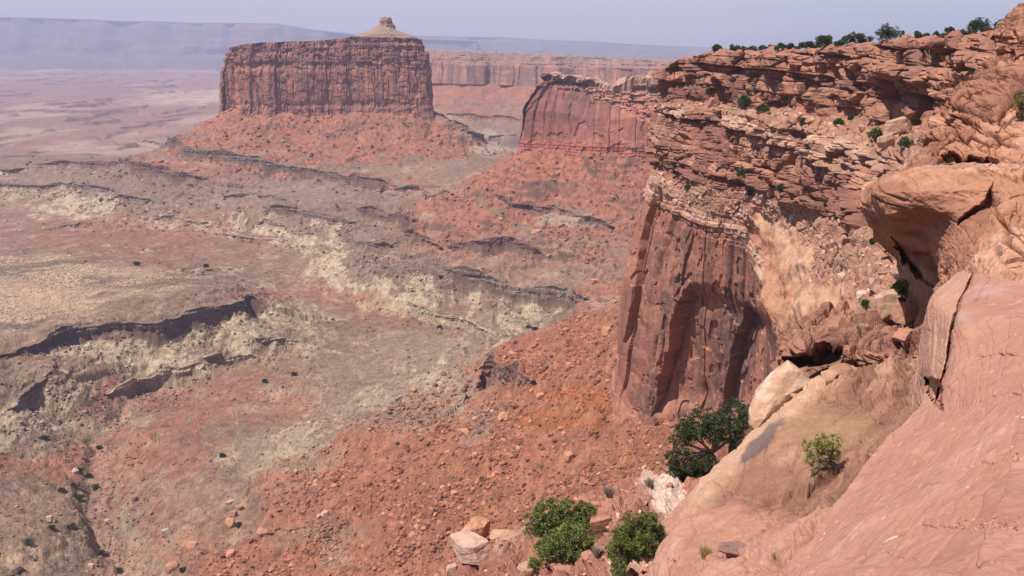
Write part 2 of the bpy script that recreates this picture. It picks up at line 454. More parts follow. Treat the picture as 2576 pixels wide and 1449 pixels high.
for s, h, reach in [(a_, h_ * (1.25 if h_ > 6 else 1.0), r_) for a_, h_, r_ in LEDGES]:
    q = pts(s); q2 = []
    for a, b in zip(q[:-1], q[1:]):
        for k in range(3): q2.append((a[0] + (b[0] - a[0]) * k / 3, a[1] + (b[1] - a[1]) * k / 3))
    q2.append(q[-1]); q2 = np.array(q2)
    W = hit(q2[:, 0], q2[:, 1])
    # embayments along the ledge
    dl = np.concatenate([[0], np.cumsum(np.hypot(*np.diff(W[:, :2], axis=0).T))])
    nK = int(np.clip(dl[-1] / 9.0, 8, 110)); sl_ = np.linspace(0, dl[-1], nK)
    W = np.stack([np.interp(sl_, dl, W[:, i]) for i in range(3)], 1)
    tg = np.gradient(W[:, :2], axis=0); tg /= np.linalg.norm(tg, axis=1)[:, None] + 1e-9
    amp_ = min(1.0, dl[-1] / 120) * (9.0 * fbm(sl_ / 70, sl_ * 0 + h * 3.3 + W[0, 0], o=2, seed=26) + 5.0 * fbm(sl_ / 22, sl_ * 0 + W[0, 1], o=2, seed=28))
    W[:, 0] += tg[:, 1] * amp_; W[:, 1] -= tg[:, 0] * amp_
    LEDGE_PATHS.append((W, h))
    pad = reach * 4
    r0, r1 = np.searchsorted(GY, [W[:, 1].min() - pad, W[:, 1].max() + pad])
    t = W[:, 0] / W[:, 1]; pt = pad / max(W[:, 1].min(), 150)
    c0, c1 = np.searchsorted(GT, [t.min() - pt, t.max() + pt])
    sl = (slice(r0, r1), slice(c0, c1))
    if r1 - r0 < 2 or c1 - c0 < 2: continue
    bk = hash2(np.floor(GX2[sl] / 4.3 + GY2[sl] / 17), np.floor(GY2[sl] / 7.1), 5) + 0.6 * hash2(np.floor(GX2[sl] / 1.9), np.floor(GY2[sl] / 3.3), 6) - 0.8
    d, side = seg_dist(GX2[sl], GY2[sl], W)
    # the lower side is the one with the lower smooth ground
    mx, my = W[len(W) // 2][:2]; ex, ey = W[len(W) // 2 + 1][:2] - W[len(W) // 2 - 1][:2]; L = math.hypot(ex, ey)
    rx, ry = ey / L * reach, -ex / L * reach
    sg = 1.0 if ground(mx + rx, my + ry) < ground(mx - rx, my - ry) else -1.0
    sd = d * side * sg + bk * 1.1 * (0.6 + GY2[sl] / 1500)
    de = np.minimum(np.hypot(GX2[sl] - W[0, 0], GY2[sl] - W[0, 1]), np.hypot(GX2[sl] - W[-1, 0], GY2[sl] - W[-1, 1]))
    fade = ss(0, reach * 1.2, de) * np.clip(0.85 + 0.8 * pn(GX2[sl] / 40, GY2[sl] / 40, seed=31), 0.25, 1.35)
    wd = 2.2 + 0.0005 * GY2[sl]
    step = 0.80 * np.clip((sd - 1.0) / wd, -1, 1) + 0.20 * np.clip((sd - 2.2 * wd - 3 * pn(GX2[sl] / 18, GY2[sl] / 18, seed=33)) / wd, -1, 1)
    led[sl] += -0.52 * h * step * np.exp(-np.abs(sd) / reach) * fade
H = H + led
# the wash: a dry channel cut into the floor
WASH = hit(*np.array(pts("345,1460 300,1400 262,1330 255,1250 268,1190 262,1130 250,1100 290,1060 300,1040 340,1010 400,968 440,945")).T)
dw, _ = seg_dist(wx, wy, WASH)
wash = ss(6.5, 3.5, dw + 3 * pn(GX2 / 8, GY2 / 8, seed=40))
H -= 3.0 * ss(16, 6, dw)
# relief: hummocks, gullies, small beds
slope0 = np.hypot(np.gradient(H, axis=0) / np.gradient(GY2, axis=0), np.gradient(H, axis=1) / np.gradient(GX2, axis=1))
rough = np.clip(slope0 * 2.2, 0.12, 1.0)
n1 = fbm(GX2 / 45, GY2 / 45, o=3, seed=50)
n2 = 1 - np.abs(fbm(GX2 / 22, GY2 / 22, o=3, seed=54)) * 2
crz = ss(-308, -302, H) * ss(-268, -276, H) * ss(560, 640, GY2)
H += n1 * 3.0 * np.where(GY2 > 2300, 1.5, 1) * (0.35 + rough) - 2.6 * n2 * rough * np.where(GY2 < 2500, 1, 0.3) * (1 - 0.75 * crz)
H += 1.5 * fbm(GX2 / 8, GY2 / 8, o=4, seed=58) * (0.22 + rough) * ss(2500, 1200, GY2)
wg, we_ = worley(GX2 / 4.5, GY2 / 4.5, H / 3.0, 4)
H += 1.0 * (wg - 0.5) * ss(0.25, 0.9, rough) * ss(1500, 1000, GY2)
far = ss(1900, 2600, GY2) * ss(-600, -450, -GX2 - 1000 + 0 * GX2) if False else ss(1900, 2600, GY2)
open_plain = far * (H < -270)
fz = fbm(GX2 / 520, GY2 / 1000, o=4, seed=60) * 34 + fbm(GX2 / 120, GY2 / 260, o=3, seed=66) * 8
st = 13.0; q = fz / st; fr = q - np.floor(q)
H += open_plain * ((np.floor(q) + ss(0.42, 0.58, fr)) * st * 0.9 - 6)
far_step = open_plain * ss(0.34, 0.42, fr) * ss(0.66, 0.58, fr) * ss(-0.2, 0.15, pn(GX2 / 300, GY2 / 700, seed=68))
H = np.clip(H, -344, None)
# small beds on slopes
zz = H + 2.5 * pn(GX2 / 60, GY2 / 60, seed=70)
q = zz / 7.0; fr = q - np.floor(q)
H += (ss(0.38, 0.62, fr) - fr) * 1.6 * ss(640, 800, GY2 - GX2 * 0.3) * ss(0.12, 0.35, slope0) * ss(2200, 1500, GY2) * np.clip(0.5 + pn(GX2 / 90, GY2 / 90, seed=71) * 1.4, 0, 1)

# badland cones under the pale rim
cone_t = 1 - 2.1 * np.abs(pn(GX2 / 52 + 0.5 * pn(GX2 / 90, GY2 / 90, seed=101), GY2 / 260, seed=102)); cone_t = np.maximum(cone_t, 0.7 - 2.2 * np.abs(pn(GX2 / 24, GY2 / 170, seed=103)))
inz = ss(-308, -302, H) * ss(-268, -276, H) * ss(560, 640, GY2) * ss(2300, 1900, GY2) * ss(0.10, 0.25, slope0)
H += inz * 4.5 * (cone_t - 0.5) - inz * 0.8 * np.abs(pn(GX2 / 4.5, GY2 / 40, seed=104))
GV = np.stack([GX2, GY2, H], -1)
dHx = np.gradient(H, axis=1) / np.gradient(GX2, axis=1); dHy = np.gradient(H, axis=0) / np.gradient(GY2, axis=0) - dHx * GX2 / GY2
slope = np.hypot(dHx, dHy)
gu, gv = proj(GV)

# soils
RED, ORANGE, MAUVE, CREAM, BROWN, PALE, DARK, GREY = (0.34, 0.155, 0.105), (0.40, 0.18, 0.118), (0.235, 0.165, 0.135), (0.46, 0.375, 0.275), (0.235, 0.165, 0.13), (0.53, 0.38, 0.27), (0.14, 0.095, 0.08), (0.34, 0.275, 0.215)
f1 = fbm(GX2 / 90, GY2 / 130, o=4, seed=80); f2 = fbm(GX2 / 25, GY2 / 38, o=4, seed=85); f3 = fbm(GX2 / 6, GY2 / 9, o=3, seed=88)
A = C3(H.shape, (0.305, 0.195, 0.145))
A = mixc(A, BROWN, ss(-0.15, 0.25, f1 + 0.3 * f2))
A = mixc(A, (0.40, 0.29, 0.21), ss(0.2, 0.45, f2 - 0.3 * f1) * 0.5)
# talus: red above, mauve and grey lower down
tal = ss(0.22, 0.40, slope0 + 0.08 * f2) * ss(-263, -247, H + 5 * f2)
A = mixc(A, RED, tal)
A = mixc(A, MAUVE, ss(-226, -250, H + 10 * f1 + 6 * f2) * ss(-285, -262, H) * 0.8 * ss(1000, 1150, GY2 + 100 * f1))
near_tal = ss(760, 640, GY2 - GX2 * 0.3) * ss(-284, -268, H + 6 * f2)
A = mixc(A, ORANGE, near_tal)
A = mixc(A, (0.34, 0.145, 0.10), near_tal * ss(0.05, 0.35, f2) * 0.6)
A = mixc(A, (0.33, 0.22, 0.17), near_tal * ss(-240, -266, H + 9 * f1 + 9 * f2) * ss(0.0, 0.3, f3 + f2) * 0.5)
# cream shale slopes under the pale rim, streaked down the slope by darker debris
asp = np.arctan2(dHy, dHx)
stk = cone_t - 0.95 * np.clip((H + 305) / 32, 0, 1) - 0.06 + 0.25 * f3 + 0.30 * ss(0.5, 3.0, -led)
cream = ss(0.14, 0.30, slope) * ss(-306, -300, H) * ss(-266, -274, H + 3 * f2) * ss(560, 640, GY2)
A = mixc(A, (0.25, 0.18, 0.14), cream * 0.75)
A = mixc(A, CREAM, cream * 0.9 * ss(0.02, 0.2, stk + 0.7 * f1 + 0.25 * f2))
# patches measured on the photograph: centre, radii, soil, strength
PATCH = [(330, 740, 380, 85, BROWN, .8), (600, 1010, 330, 75, RED, .8), (450, 1120, 120, 90, RED, .7), (120, 1170, 150, 45, RED, .9), (330, 1200, 70, 140, RED, .6), (500, 1380, 170, 70, RED, .6), (1000, 790, 120, 30, RED, .5), (300, 690, 330, 26, RED, .0),
    (330, 590, 330, 48, (0.32, 0.14, 0.105), .8), (750, 740, 200, 22, RED, .7), (900, 760, 120, 34, RED, .4), (470, 650, 200, 30, RED, .5),
    (1000, 1000, 240, 90, GREY, .7), (930, 930, 200, 50, (0.33, 0.235, 0.175), .7), (720, 1140, 130, 60, (0.42, 0.34, 0.25), .7), (1080, 880, 140, 40, GREY, .6), (1090, 960, 60, 30, (0.5, 0.44, 0.34), .6), (1020, 1050, 150, 18, (0.27, 0.19, 0.15), .7),
    (690, 985, 50, 16, CREAM, .6), (650, 1030, 60, 14, CREAM, .4), (140, 1070, 130, 18, (0.5, 0.43, 0.32), .7), (60, 1400, 80, 40, PALE, .7), (30, 1330, 160, 40, (0.30, 0.2, 0.14), .7), (70, 1290, 110, 60, (0.36, 0.24, 0.16), .5),
    (850, 1400, 50, 30, (0.42, 0.36, 0.30), .5), (760, 1340, 180, 30, (0.3, 0.23, 0.18), .6), (1180, 1100, 60, 22, (0.40, 0.35, 0.30), .35), (1150, 1000, 40, 60, (0.40, 0.35, 0.29), .5), (1480, 1000, 110, 30, (0.44, 0.15, 0.07), .9), (1390, 1055, 90, 26, (0.44, 0.15, 0.07), .8),
    (760, 470, 150, 18, (0.38, 0.29, 0.26), .25), (1080, 480, 120, 16, (0.38, 0.30, 0.27), .35), (1450, 555, 130, 18, (0.42, 0.37, 0.33), .7), (1380, 620, 200, 40, (0.30, 0.21, 0.17), .6), (1500, 690, 110, 40, (0.30, 0.22, 0.18), .6), (1520, 760, 60, 20, (0.45, 0.4, 0.33), .6),
    (1035, 668, 90, 26, (0.22, 0.165, 0.14), .8), (1250, 372, 70, 18, (0.45, 0.38, 0.30), .9), (1220, 340, 60, 14, CREAM, .8), (1140, 300, 40, 10, CREAM, .5), (1380, 440, 150, 30, (0.40, 0.155, 0.10), .7), (1420, 400, 150, 14, (0.46, 0.16, 0.10), .8)]
for cu, cv, ru, rv, c, k in PATCH:
    m = ss(1.25, 0.55, np.hypot((gu - cu) / ru, (gv - cv) / rv) + 0.95 * f2 + 0.45 * f3 + 0.3 * f1)
    A = mixc(A, c, m * k * 0.85)
# bench tops with brush: brown where dense, pale sand where thin
bench = ss(0.16, 0.08, slope0) * ss(-275.5, -272, H) * ss(-258, -262, H) * ss(1300, 1200, GY2)
bu = fbm(GX2 / 70, GY2 / 45, o=3, seed=95)
A = mixc(A, BROWN, bench)
A = mixc(A, PALE, bench * ss(0.0, 0.35, bu + 0.22) * 0.85)
brush = np.clip(0.9 - 1.6 * ss(0.05, 0.5, bu + 0.1), 0.25, 1) * bench
A = mixc(A, (0.14, 0.11, 0.085), ss(0.12, 0.3, pn(GX2 / 2.2, GY2 / 3.4, seed=97)) * (bench * 0.75 + 0.22 * ss(0.2, 0.1, slope0)) * ss(1700, 1000, GY2))
for cu, cv, ru, rv in [(180, 762, 330, 42), (330, 684, 220, 14), (40, 735, 160, 40), (1350, 655, 110, 24)]:
    A = mixc(A, PALE, bench * 0.6 * ss(1.2, 0.4, np.hypot((gu - cu) / ru, (gv - cv) / rv) + 0.6 * bu + 0.3 * f2))
# wash sand
A = mixc(A, (0.43, 0.255, 0.20), wash * 0.6)
# far plain: lilac browns with pale flats
A = mixc(A, (0.30, 0.17, 0.15), open_plain * 0.8)
A = mixc(A, (0.52, 0.40, 0.33), open_plain * ss(0.12, 0.4, fbm(GX2 / 500, GY2 / 1300, o=3, seed=99)) * 0.45)
A = mixc(A, DARK, far_step * 0.8)
for cu, cv, ru, rv, k in [(500, 240, 160, 16, .9), (420, 255, 120, 12, .7), (200, 375, 120, 20, .6), (90, 330, 90, 10, .7), (330, 165, 300, 10, .5), (620, 230, 80, 40, .5)]:
    A = mixc(A, (0.58, 0.47, 0.38), ss(1.2, 0.5, np.hypot((gu - cu) / ru, (gv - cv) / rv) + 0.9 * f1 + 0.5 * f2) * k * far * 0.55)
# bare ledge faces
A = mixc(A, DARK, ss(0.75, 1.3, slope) * 0.85 * ss(-330, -320, H) * (1 - 0.85 * near_tal))
A = mixc(A, (0.40, 0.33, 0.23), ss(0.75, 1.3, slope) * ss(-283, -290, H) * 0.55)
f4 = pn(GX2 / 2.1, GY2 / 3.6, seed=133)
A = A * (1 + 0.30 * f3 + 0.20 * f2 + 0.16 * f4 * ss(1400, 900, GY2))[..., None]
A = mixc(A, (0.13, 0.10, 0.08), ss(0.28, 0.42, f4 + 0.25 * f3) * 0.55 * ss(1300, 800, GY2) * (1 - 0.6 * cream))
A = A * (0.82 - 0.08 * near_tal)[..., None].astype(np.float32) * np.array([1.06, 0.97, 0.87], np.float32)
g = make_mesh("ground", GV, grid_faces(len(GY), len(GT), flip=False), M_GROUND, A, smooth=True)
props(g, "red and cream canyon floor with talus slopes and brushy benches", kind="structure")
print("ground", GV.shape, H.min(), H.max())

# caprock along the ledges: broken beds with a real overhang
M_LEDGE = rock_mat("ledge_rock", bump=(0.25, 1), scales=(0.25, 1.4), var=0.22)
for n_l, (W, h) in enumerate(LEDGE_PATHS):
    if (h <= 6 and W[:, 1].mean() < 720) or h <= 4.5: continue
    d_ = np.concatenate([[0], np.cumsum(np.hypot(*np.diff(W[:, :2], axis=0).T))])
    mpx = float(np.median(W[:, 1]) / F_PX)
    K = int(np.clip(d_[-1] / (mpx * 1.6 / RES), 40, 900))
    sK = np.linspace(0, d_[-1], K)
    q = np.stack([np.interp(sK, d_, W[:, 0]), np.interp(sK, d_, W[:, 1])], 1)
    ker = np.hanning(max(3, int(14 / (sK[1] + 1e-6)) | 1)); ker /= ker.sum(); pad_ = len(ker) // 2
    q = np.stack([np.convolve(np.pad(q[:, i], pad_, mode='edge'), ker, 'valid') for i in (0, 1)], 1)
    tg = np.gradient(q, axis=0); tg /= np.linalg.norm(tg, axis=1)[:, None] + 1e-9
    nr = np.stack([tg[:, 1], -tg[:, 0]], 1)
    a_, b_ = ground(*(q + nr * 9).T), ground(*(q - nr * 9).T)
    if np.median(a_ - b_) > 0: nr = -nr
    # embayments, then snap the lip to where the ground starts to fall
    q = q + nr * (0.8 + 1.8 * fbm(sK / 8, sK * 0 + n_l, o=3, seed=154))[:, None]
    offs = np.linspace(-9, 9, 25)
    prof = np.stack([ground(*(q + nr * o_).T) for o_ in offs], 1)
    top_ = prof[:, :9].max(1); low_ = prof[:, -8:].min(1)
    sm = lambda w_: np.convolve(np.pad(w_, pad_, mode='edge'), ker, 'valid')
    top_, low_ = sm(top_), sm(low_)
    end = ss(0, 0.10, sK / d_[-1]) * ss(1, 0.90, sK / d_[-1])
    th = np.clip((top_ - low_) * 0.66, h * 0.55, h * 0.95) * np.clip(0.85 + 0.8 * pn(sK / 40, sK * 0 + 3.1 * n_l, seed=156), 0.4, 1.3) * end + 0.3
    lip = top_ + 0.12 - 2.2 * ss(0.05, -0.3, pn(sK / 34, sK * 0 + 7.7 * n_l, seed=161)) * (h < 12.5)
    R = 26
    f = np.linspace(0, 1, R)
    # back, top, lip, face with an undercut, foot
    o_prof = np.interp(f, [0, 0.15, 0.30, 0.36, 0.75, 1.0], [-3.5, -1.6, 0.4, 1.0, 0.4, -0.7])
    z_prof = np.interp(f, [0, 0.15, 0.30, 0.36, 0.75, 1.0], [-1.2, 0.15, 0.10, -0.10, -1.0, -1.6])
    P = np.zeros((R, K, 3))
    P[..., :2] = q[None] + nr[None] * o_prof[:, None, None]
    dz = np.where(z_prof > -0.15, 0, -1)
    P[..., 2] = lip[None] + np.where(z_prof[:, None] >= -0.12, z_prof[:, None], np.where(f[:, None] < 0.2, z_prof[:, None] * 0.9, (z_prof[:, None] + 0.10) * th[None] * 1.05))
    sK2 = np.broadcast_to(sK[None], (R, K))
    p_, c_, lay_, blk_ = blocks(sK2, P[..., 2] + 0.8 * pn(sK2 / 20, P[..., 2] / 9, seed=157), 158 + n_l % 7, (1.0, 3.0), (1.2, 3.5), edge=8)
    face = ss(0.24, 0.34, f)[:, None]
    push = face * (3.6 * (p_ - 0.5) - 1.4 * (1 - c_)) + 0.8 * fbm(sK2 / 6, P[..., 2] / 5, o=3, seed=159) * face
    P[..., :2] += nr[None] * push[..., None]
    low_l = float(np.median(lip)) < -281
    red_l = float(np.median(lip)) > -256 or (float(np.median(q[:, 1])) > 0 and h <= 5.01 and float(np.median(lip)) < -292)
    cb = (0.36, 0.27, 0.19) if low_l and not red_l else (0.21, 0.115, 0.095) if red_l else (0.185, 0.135, 0.11)
    C = C3((R, K), cb); C = mixc(C, np.array(cb) * 0.6, ss(0.4, 0.8, blk_) * face * 0.8); C = mixc(C, np.array(cb) * 1.35, ss(0.6, 0.9, lay_) * face * 0.7)
    gi = np.clip(np.searchsorted(GY, q[:, 1] - nr[:, 1] * 5), 0, len(GY) - 1); gj = np.clip((((q[:, 0] - nr[:, 0] * 5) / (q[:, 1] - nr[:, 1] * 5) - GT[0]) / (GT[1] - GT[0])).astype(int), 0, len(GT) - 1)
    C = C + (A[gi, gj][None] - C) * ((1 - face) * 0.95)[..., None]
    nn = grid_normals(P)
    o = make_mesh("rock_ledge", P, grid_faces(R, K, flip=bool(np.median((nn * P).sum(-1)[R // 2]) > 0)), M_LEDGE, C)
    props(o, "dark broken caprock ledge in the canyon floor", kind="structure")
# ------------------------------------------------------------------ buttes and canyon walls far away
VARN, WRED, WORG, WPALE = (0.20, 0.115, 0.10), (0.36, 0.165, 0.115), (0.47, 0.235, 0.155), (0.55, 0.38, 0.29)

def wall_color(P, s, z, cracks, seed, sx=9.0, top=None, varn=0.6):
    """desert varnish: tall streaks, fresh orange spalls, pale beds high up"""
    a = fbm(s / sx, z / (sx * 7), o=4, seed=seed)
    b = fbm(s / (sx * 2.5), z / (sx * 4), o=3, seed=seed + 4)
    c = pn(s / (sx * 0.22), z / (sx * 5), seed=seed + 9)
    C = C3(P.shape[:2], WRED)
    C = mixc(C, VARN, ss(-0.25, 0.3, a + 0.35 * b + 0.25 * c) * varn * 1.25)
    C = mixc(C, WORG, ss(0.12, 0.42, -b - 0.5 * a + 0.15 * c) * 0.7)
    C = mixc(C, (0.12, 0.075, 0.07), (1 - cracks) * 0.3)
    return C

def ring_wall(foot_xy, levels, seed, joint_w, block_h, name, label, cat, top_fn, kstep=1.7, wingate_top=-45):
    """closed cliff: foot polygon, levels [(z, inset)], upper rim from top_fn(x,y)"""
    f = np.array(foot_xy); n = len(f)
    cen = f.mean(0)
    area = 0.5 * np.sum(f[:, 0] * np.roll(f[:, 1], -1) - f[:, 1] * np.roll(f[:, 0], -1))
    e = np.roll(f, -1, 0) - np.roll(f, 1, 0); nrm = np.stack([e[:, 1], -e[:, 0]], 1); nrm /= np.linalg.norm(nrm, axis=1)[:, None]
    if area < 0: nrm = -nrm
    rows = []
    for zl, ins in levels:
        p = f - nrm * ins
        z = np.full(n, zl, float)
        rows.append(np.concatenate([p, z[:, None]], 1))
    ctrl = np.stack(rows)
    ctrl = np.concatenate([ctrl, ctrl[:, :1]], 1)
    G, tr, tc = loft(ctrl, step=kstep, smooth_r=0.15, smooth_c=0.7)
    # reach up to the real rim
    ztop = levels[-1][0]
    zr = top_fn(G[-1, :, 0], G[-1, :, 1])
    zz = G[..., 2]
    k = np.clip((zz - levels[0][0]) / (ztop - levels[0][0]), 0, 1)
    G[..., 2] = levels[0][0] + k * (zr[None] - levels[0][0])
    return G, tr, tc

def rim_poly(name, G, z_fn, colour_fn, mat, step=6.0, parent=None):
    """flat top inside the rim row of a ring wall"""
    rim = G[-1, :-1]
    x0, y0 = rim[:, 0].min(), rim[:, 1].min(); x1, y1 = rim[:, 0].max(), rim[:, 1].max()
    cen = rim.mean(0)
    K = 40
    t = np.linspace(0, 1, K)[:, None, None]
    V = rim[None] * (1 - t) + cen[None, None] * t
    zt = z_fn(V[..., 0], V[..., 1])
    V[..., 2] = zt * ss(0, 0.03, t[..., 0]) + rim[None, :, 2] * (1 - ss(0, 0.03, t[..., 0]))
    return V

# main butte ---------------------------------------------------------------
_bt = PY(np.array([560, 600, 650, 720, 800, 850, 872, 900, 1000, 1046, 1060, 1100]), np.array([121, 112, 108, 105, 103, 97, 93, 92, 94, 97, 99, 110]), 1785.0)
def butte_top(x, y):
    return np.interp(x, _bt[:, 0], _bt[:, 2]) + 1.2 * pn(np.asarray(x) / 14, np.asarray(y) / 14, seed=3)
G, tr, tc = ring_wall(BUTTE_FOOT, [(-165, -4), (-146, 0), (-128, 4), (-118, 3), (-62, 7), (-56, 9), (-36, 12), (-31, 17), (-24, 18), (-20, 24), (-12, 26)], 5, 14, 3, "", "", "", butte_top)
s = arc(G)[None] + 0 * G[..., 2]; z = G[..., 2]
N = grid_normals(G, False); N[..., 2] *= 0.2
N /= np.linalg.norm(N, axis=-1, keepdims=True)
cen = G.mean((0, 1)); flip = np.sign(((G - cen) * N)[..., :2].sum(-1).mean()); N *= flip
p1, c1, _ = joints(s, z, 11, 22.0, 0.14); p2, c2, _ = joints(s, z, 12, 7.0, 0.2)
p3, c3, lay, blk = blocks(s, z + 5 * pn(s / 45, z / 30, seed=17), 13, (2.0, 8.5), (0.7, 2.2))
up = ss(-64, -50, z + 7 * pn(s / 40, z * 0, seed=2))
low = ss(-126, -134, z)
big = fbm(s / 75, z / 260, o=2, seed=14)
wh, we = worley(s / 13, z / 9, s * 0 + 0.5, 3)
d = (1 - up) * (6.5 * p1 + 1.2 * p2 - 4.0 * (1 - c1) - 1.2 * (1 - c2) + 12 * big + 2.5 * (wh - 0.5) - 7) + up * (5 * (p3 - 0.5) + 6 * (p1 - 0.5) + 3.5 * (p2 - 0.5) - 2.4 * (1 - c3) - 3.0 * (1 - c1) - 1.5 * (1 - c2) + 9 * big + 6 * (wh - 0.5) - 5) + low * 3 * p3
d -= (1 - up) * 2.2 * ss(0.18, 0.26, fbm(s / 16, z / 38, o=2, seed=15))
Q = G + N * d[..., None]
Q[..., 2] += up * 1.0 * (blk - 0.5)
Cc = wall_color(G, s, z, np.minimum(c1, c2) * (1 - up) + up * c3, 16, 9.0)
Cc = mixc(Cc, (0.31, 0.155, 0.12), up * 0.45); Cc = mixc(Cc, VARN, up * ss(0.35, 0.75, blk) * 0.75)
M_BUTTE = M_WALL
root = bpy.data.objects.new("butte", None); col.objects.link(root)
root.location = (float(cen[0]), float(cen[1]), -145.0)
props(root, "tall flat-topped red butte crowned by a small cone and knob", "butte", kind="structure")
def child(o, par=root):
    o.parent = par; o.matrix_parent_inverse = par.matrix_basis.inverted() if False else o.matrix_parent_inverse
    o.location = -Vector(par.location)
    return o
Cc = Cc * np.array([0.90, 0.80, 0.80], np.float32)
child(make_mesh("cliff", Q, grid_faces(Q.shape[0], Q.shape[1], flip=flip < 0), M_BUTTE, Cc))
V = rim_poly("top", Q, butte_top, None, None)
ct = C3(V.shape[:2], (0.30, 0.19, 0.13)); ct = mixc(ct, (0.12, 0.14, 0.07), ss(0.15, 0.35, pn(V[..., 0] / 5, V[..., 1] / 5, seed=8)) * 0.8)
child(make_mesh("top", V, grid_faces(V.shape[0], V.shape[1], wrap=True), M_BUTTE, ct))
# cone and knob on top
def cone_part(name, ring, cx_, cy_, cols, n=220, rough=1.0, seed=0):
    """surface of revolution with uneven radius: ring = [(z, rx, ry)]"""
    zs = np.interp(np.linspace(0, len(ring) - 1, 90), range(len(ring)), [r[0] for r in ring])
    rx = np.interp(np.linspace(0, len(ring) - 1, 90), range(len(ring)), [r[1] for r in ring]); ry = np.interp(np.linspace(0, len(ring) - 1, 90), range(len(ring)), [r[2] for r in ring])
    th = np.linspace(0, 2 * math.pi, n, endpoint=False)
    X = np.cos(th)[None] * rx[:, None]; Y = np.sin(th)[None] * ry[:, None]; Z = zs[:, None] + 0 * X
    k = 1 + rough * (0.10 * pn(np.cos(th)[None] * 2 + 0 * X, np.sin(th)[None] * 2 + 0 * X, Z / 12, seed) + 0.07 * pn(X / 3, Y / 3, Z / 3, seed + 1) + 0.06 * (hash2(np.floor(Z / 2.2), 0 * X, seed) - 0.5))
    P = np.stack([cx_ + X * k, cy_ + Y * k, Z], -1)
    return P, k
kp = PY(972, 92, 1830.0); kx, ky = kp[0], kp[1]
def zat(v, Y): return PY(972, v, Y)[2]
P, k = cone_part("cone", [(zat(106, ky), 74, 42), (zat(94, ky), 68, 40), (zat(86, ky), 48, 36), (zat(74, ky), 24, 24), (zat(67, ky), 13, 13), (zat(62, ky), 10, 10)], kx - 6, ky, None, rough=0.35, seed=4)
cc = C3(P.shape[:2], (0.32, 0.205, 0.155)); cc = mixc(cc, (0.36, 0.18, 0.13), ss(zat(88, ky), zat(94, ky), P[..., 2])); cc = mixc(cc, (0.25, 0.19, 0.13), ss(-0.1, 0.3, pn(P[..., 0] / 9, P[..., 2] / 5, seed=6)) * 0.6)
child(make_mesh("cone", P, grid_faces(90, 220, wrap=True), M_BUTTE, cc))
P, k = cone_part("knob", [(zat(76, ky), 19, 13), (zat(68, ky), 16, 11), (zat(64, ky), 17, 11), (zat(58, ky), 13.5, 9), (zat(50, ky), 12.0, 9), (zat(44, ky), 9.5, 7), (zat(42.5, ky), 6, 5), (zat(42, ky), 0.5, 0.5)], kx, ky, None, rough=1.5, seed=9)
notch = ss(4, 0, np.abs(P[..., 0] - kx - 2)) * ss(zat(52, ky), zat(44, ky), P[..., 2]); P[..., 2] -= notch * 2.5
cc = mixc(C3(P.shape[:2], (0.36, 0.21, 0.15)), (0.18, 0.11, 0.09), ss(0, 0.3, pn(P[..., 0] / 4, P[..., 2] / 2.5, seed=7)) * 0.8)
child(make_mesh("knob", P, grid_faces(90, 220, wrap=True), M_BUTTE, cc))

# sandstone fin to the right ----------------------------------------------------
_ft = PY(np.array([1300, 1360, 1385, 1440, 1480, 1500, 1545, 1560, 1580, 1600, 1640, 1700, 1950]), np.array([215, 200, 187, 190, 192, 196, 206, 198, 190, 192, 186, 185, 190]), 1230.0)
def fin_top(x, y): return np.interp(x, _ft[:, 0], _ft[:, 2]) - 9 * ss(1262, 1195, np.asarray(y)) * ss(PY(1390, 200, 1200.0)[0], PY(1500, 200, 1200.0)[0], np.asarray(x)) + 1.5 * pn(np.asarray(x) / 8, np.asarray(y) / 8, seed=13)
G, tr, tc = ring_wall(FIN_FOOT, [(-170, -6), (-150, 0), (-138, 3), (-130, 4), (-95, 10), (-82, 17), (-76, 22), (-70, 25), (-62, 33), (-56, 40), (-50, 46)], 25, 14, 3, "", "", "", fin_top)
s = arc(G)[None] + 0 * G[..., 2]; z = G[..., 2]
N = grid_normals(G); N[..., 2] *= 0.3; N /= np.linalg.norm(N, axis=-1, keepdims=True)
cen2 = G.mean((0, 1)); flip = np.sign(((G - cen2) * N)[..., :2].sum(-1).mean()); N *= flip
p1, c1, _ = joints(s, z, 31, 26.0, 0.12); p2, c2, _ = joints(s, z, 32, 9.0, 0.25); p3, c3, lay, blk = blocks(s, z, 33, (1.5, 4.5), (1.0, 3.0))
zr = np.interp(G[..., 0], [40, 70, 180, 260], [-58, -64, -104, -104])
up = ss(-4, 5, z - zr + 5 * pn(s / 30, z / 40, seed=34)); low = ss(-128, -136, z + 4 * pn(s / 20, z * 0, seed=35))
d = (1 - up) * (4.0 * p1 + 1.2 * p2 - 1.2 * (1 - c1) - 0.5 * (1 - c2) + 8 * fbm(s / 80, z / 160, o=2, seed=36)) + up * (7 * (p3 - 0.5) - 3.0 * (1 - c3) + 3 * fbm(s / 30, z / 30, o=3, seed=37)) + low * (3.0 * p3 - 1.5 * (1 - c3))
wh, we = worley(s / 9, z / 6, s * 0 + 0.5, 8)
d += up * 9 * (wh - 0.5)
d -= np.clip(z - zr, 0, 60) * 0.75
d -= (1 - up) * 1.6 * ss(0.12, 0.18, fbm(s / 22, z / 30, o=3, seed=38))
Q = G + N * d[..., None]; Q[..., 2] += up * 2.0 * (blk - 0.5)
Cc = wall_color(G, s, z, np.minimum(c1, c2) * (1 - up) + up * c3, 39, 13.0, varn=0.75)
Cc = mixc(Cc, (0.38, 0.22, 0.16), up * 0.6); Cc = mixc(Cc, WPALE, up * ss(0.7, 0.85, lay) * 0.6)
Cc = mixc(Cc, (0.40, 0.155, 0.105), low * 0.7)
fu, fv = proj(Q)
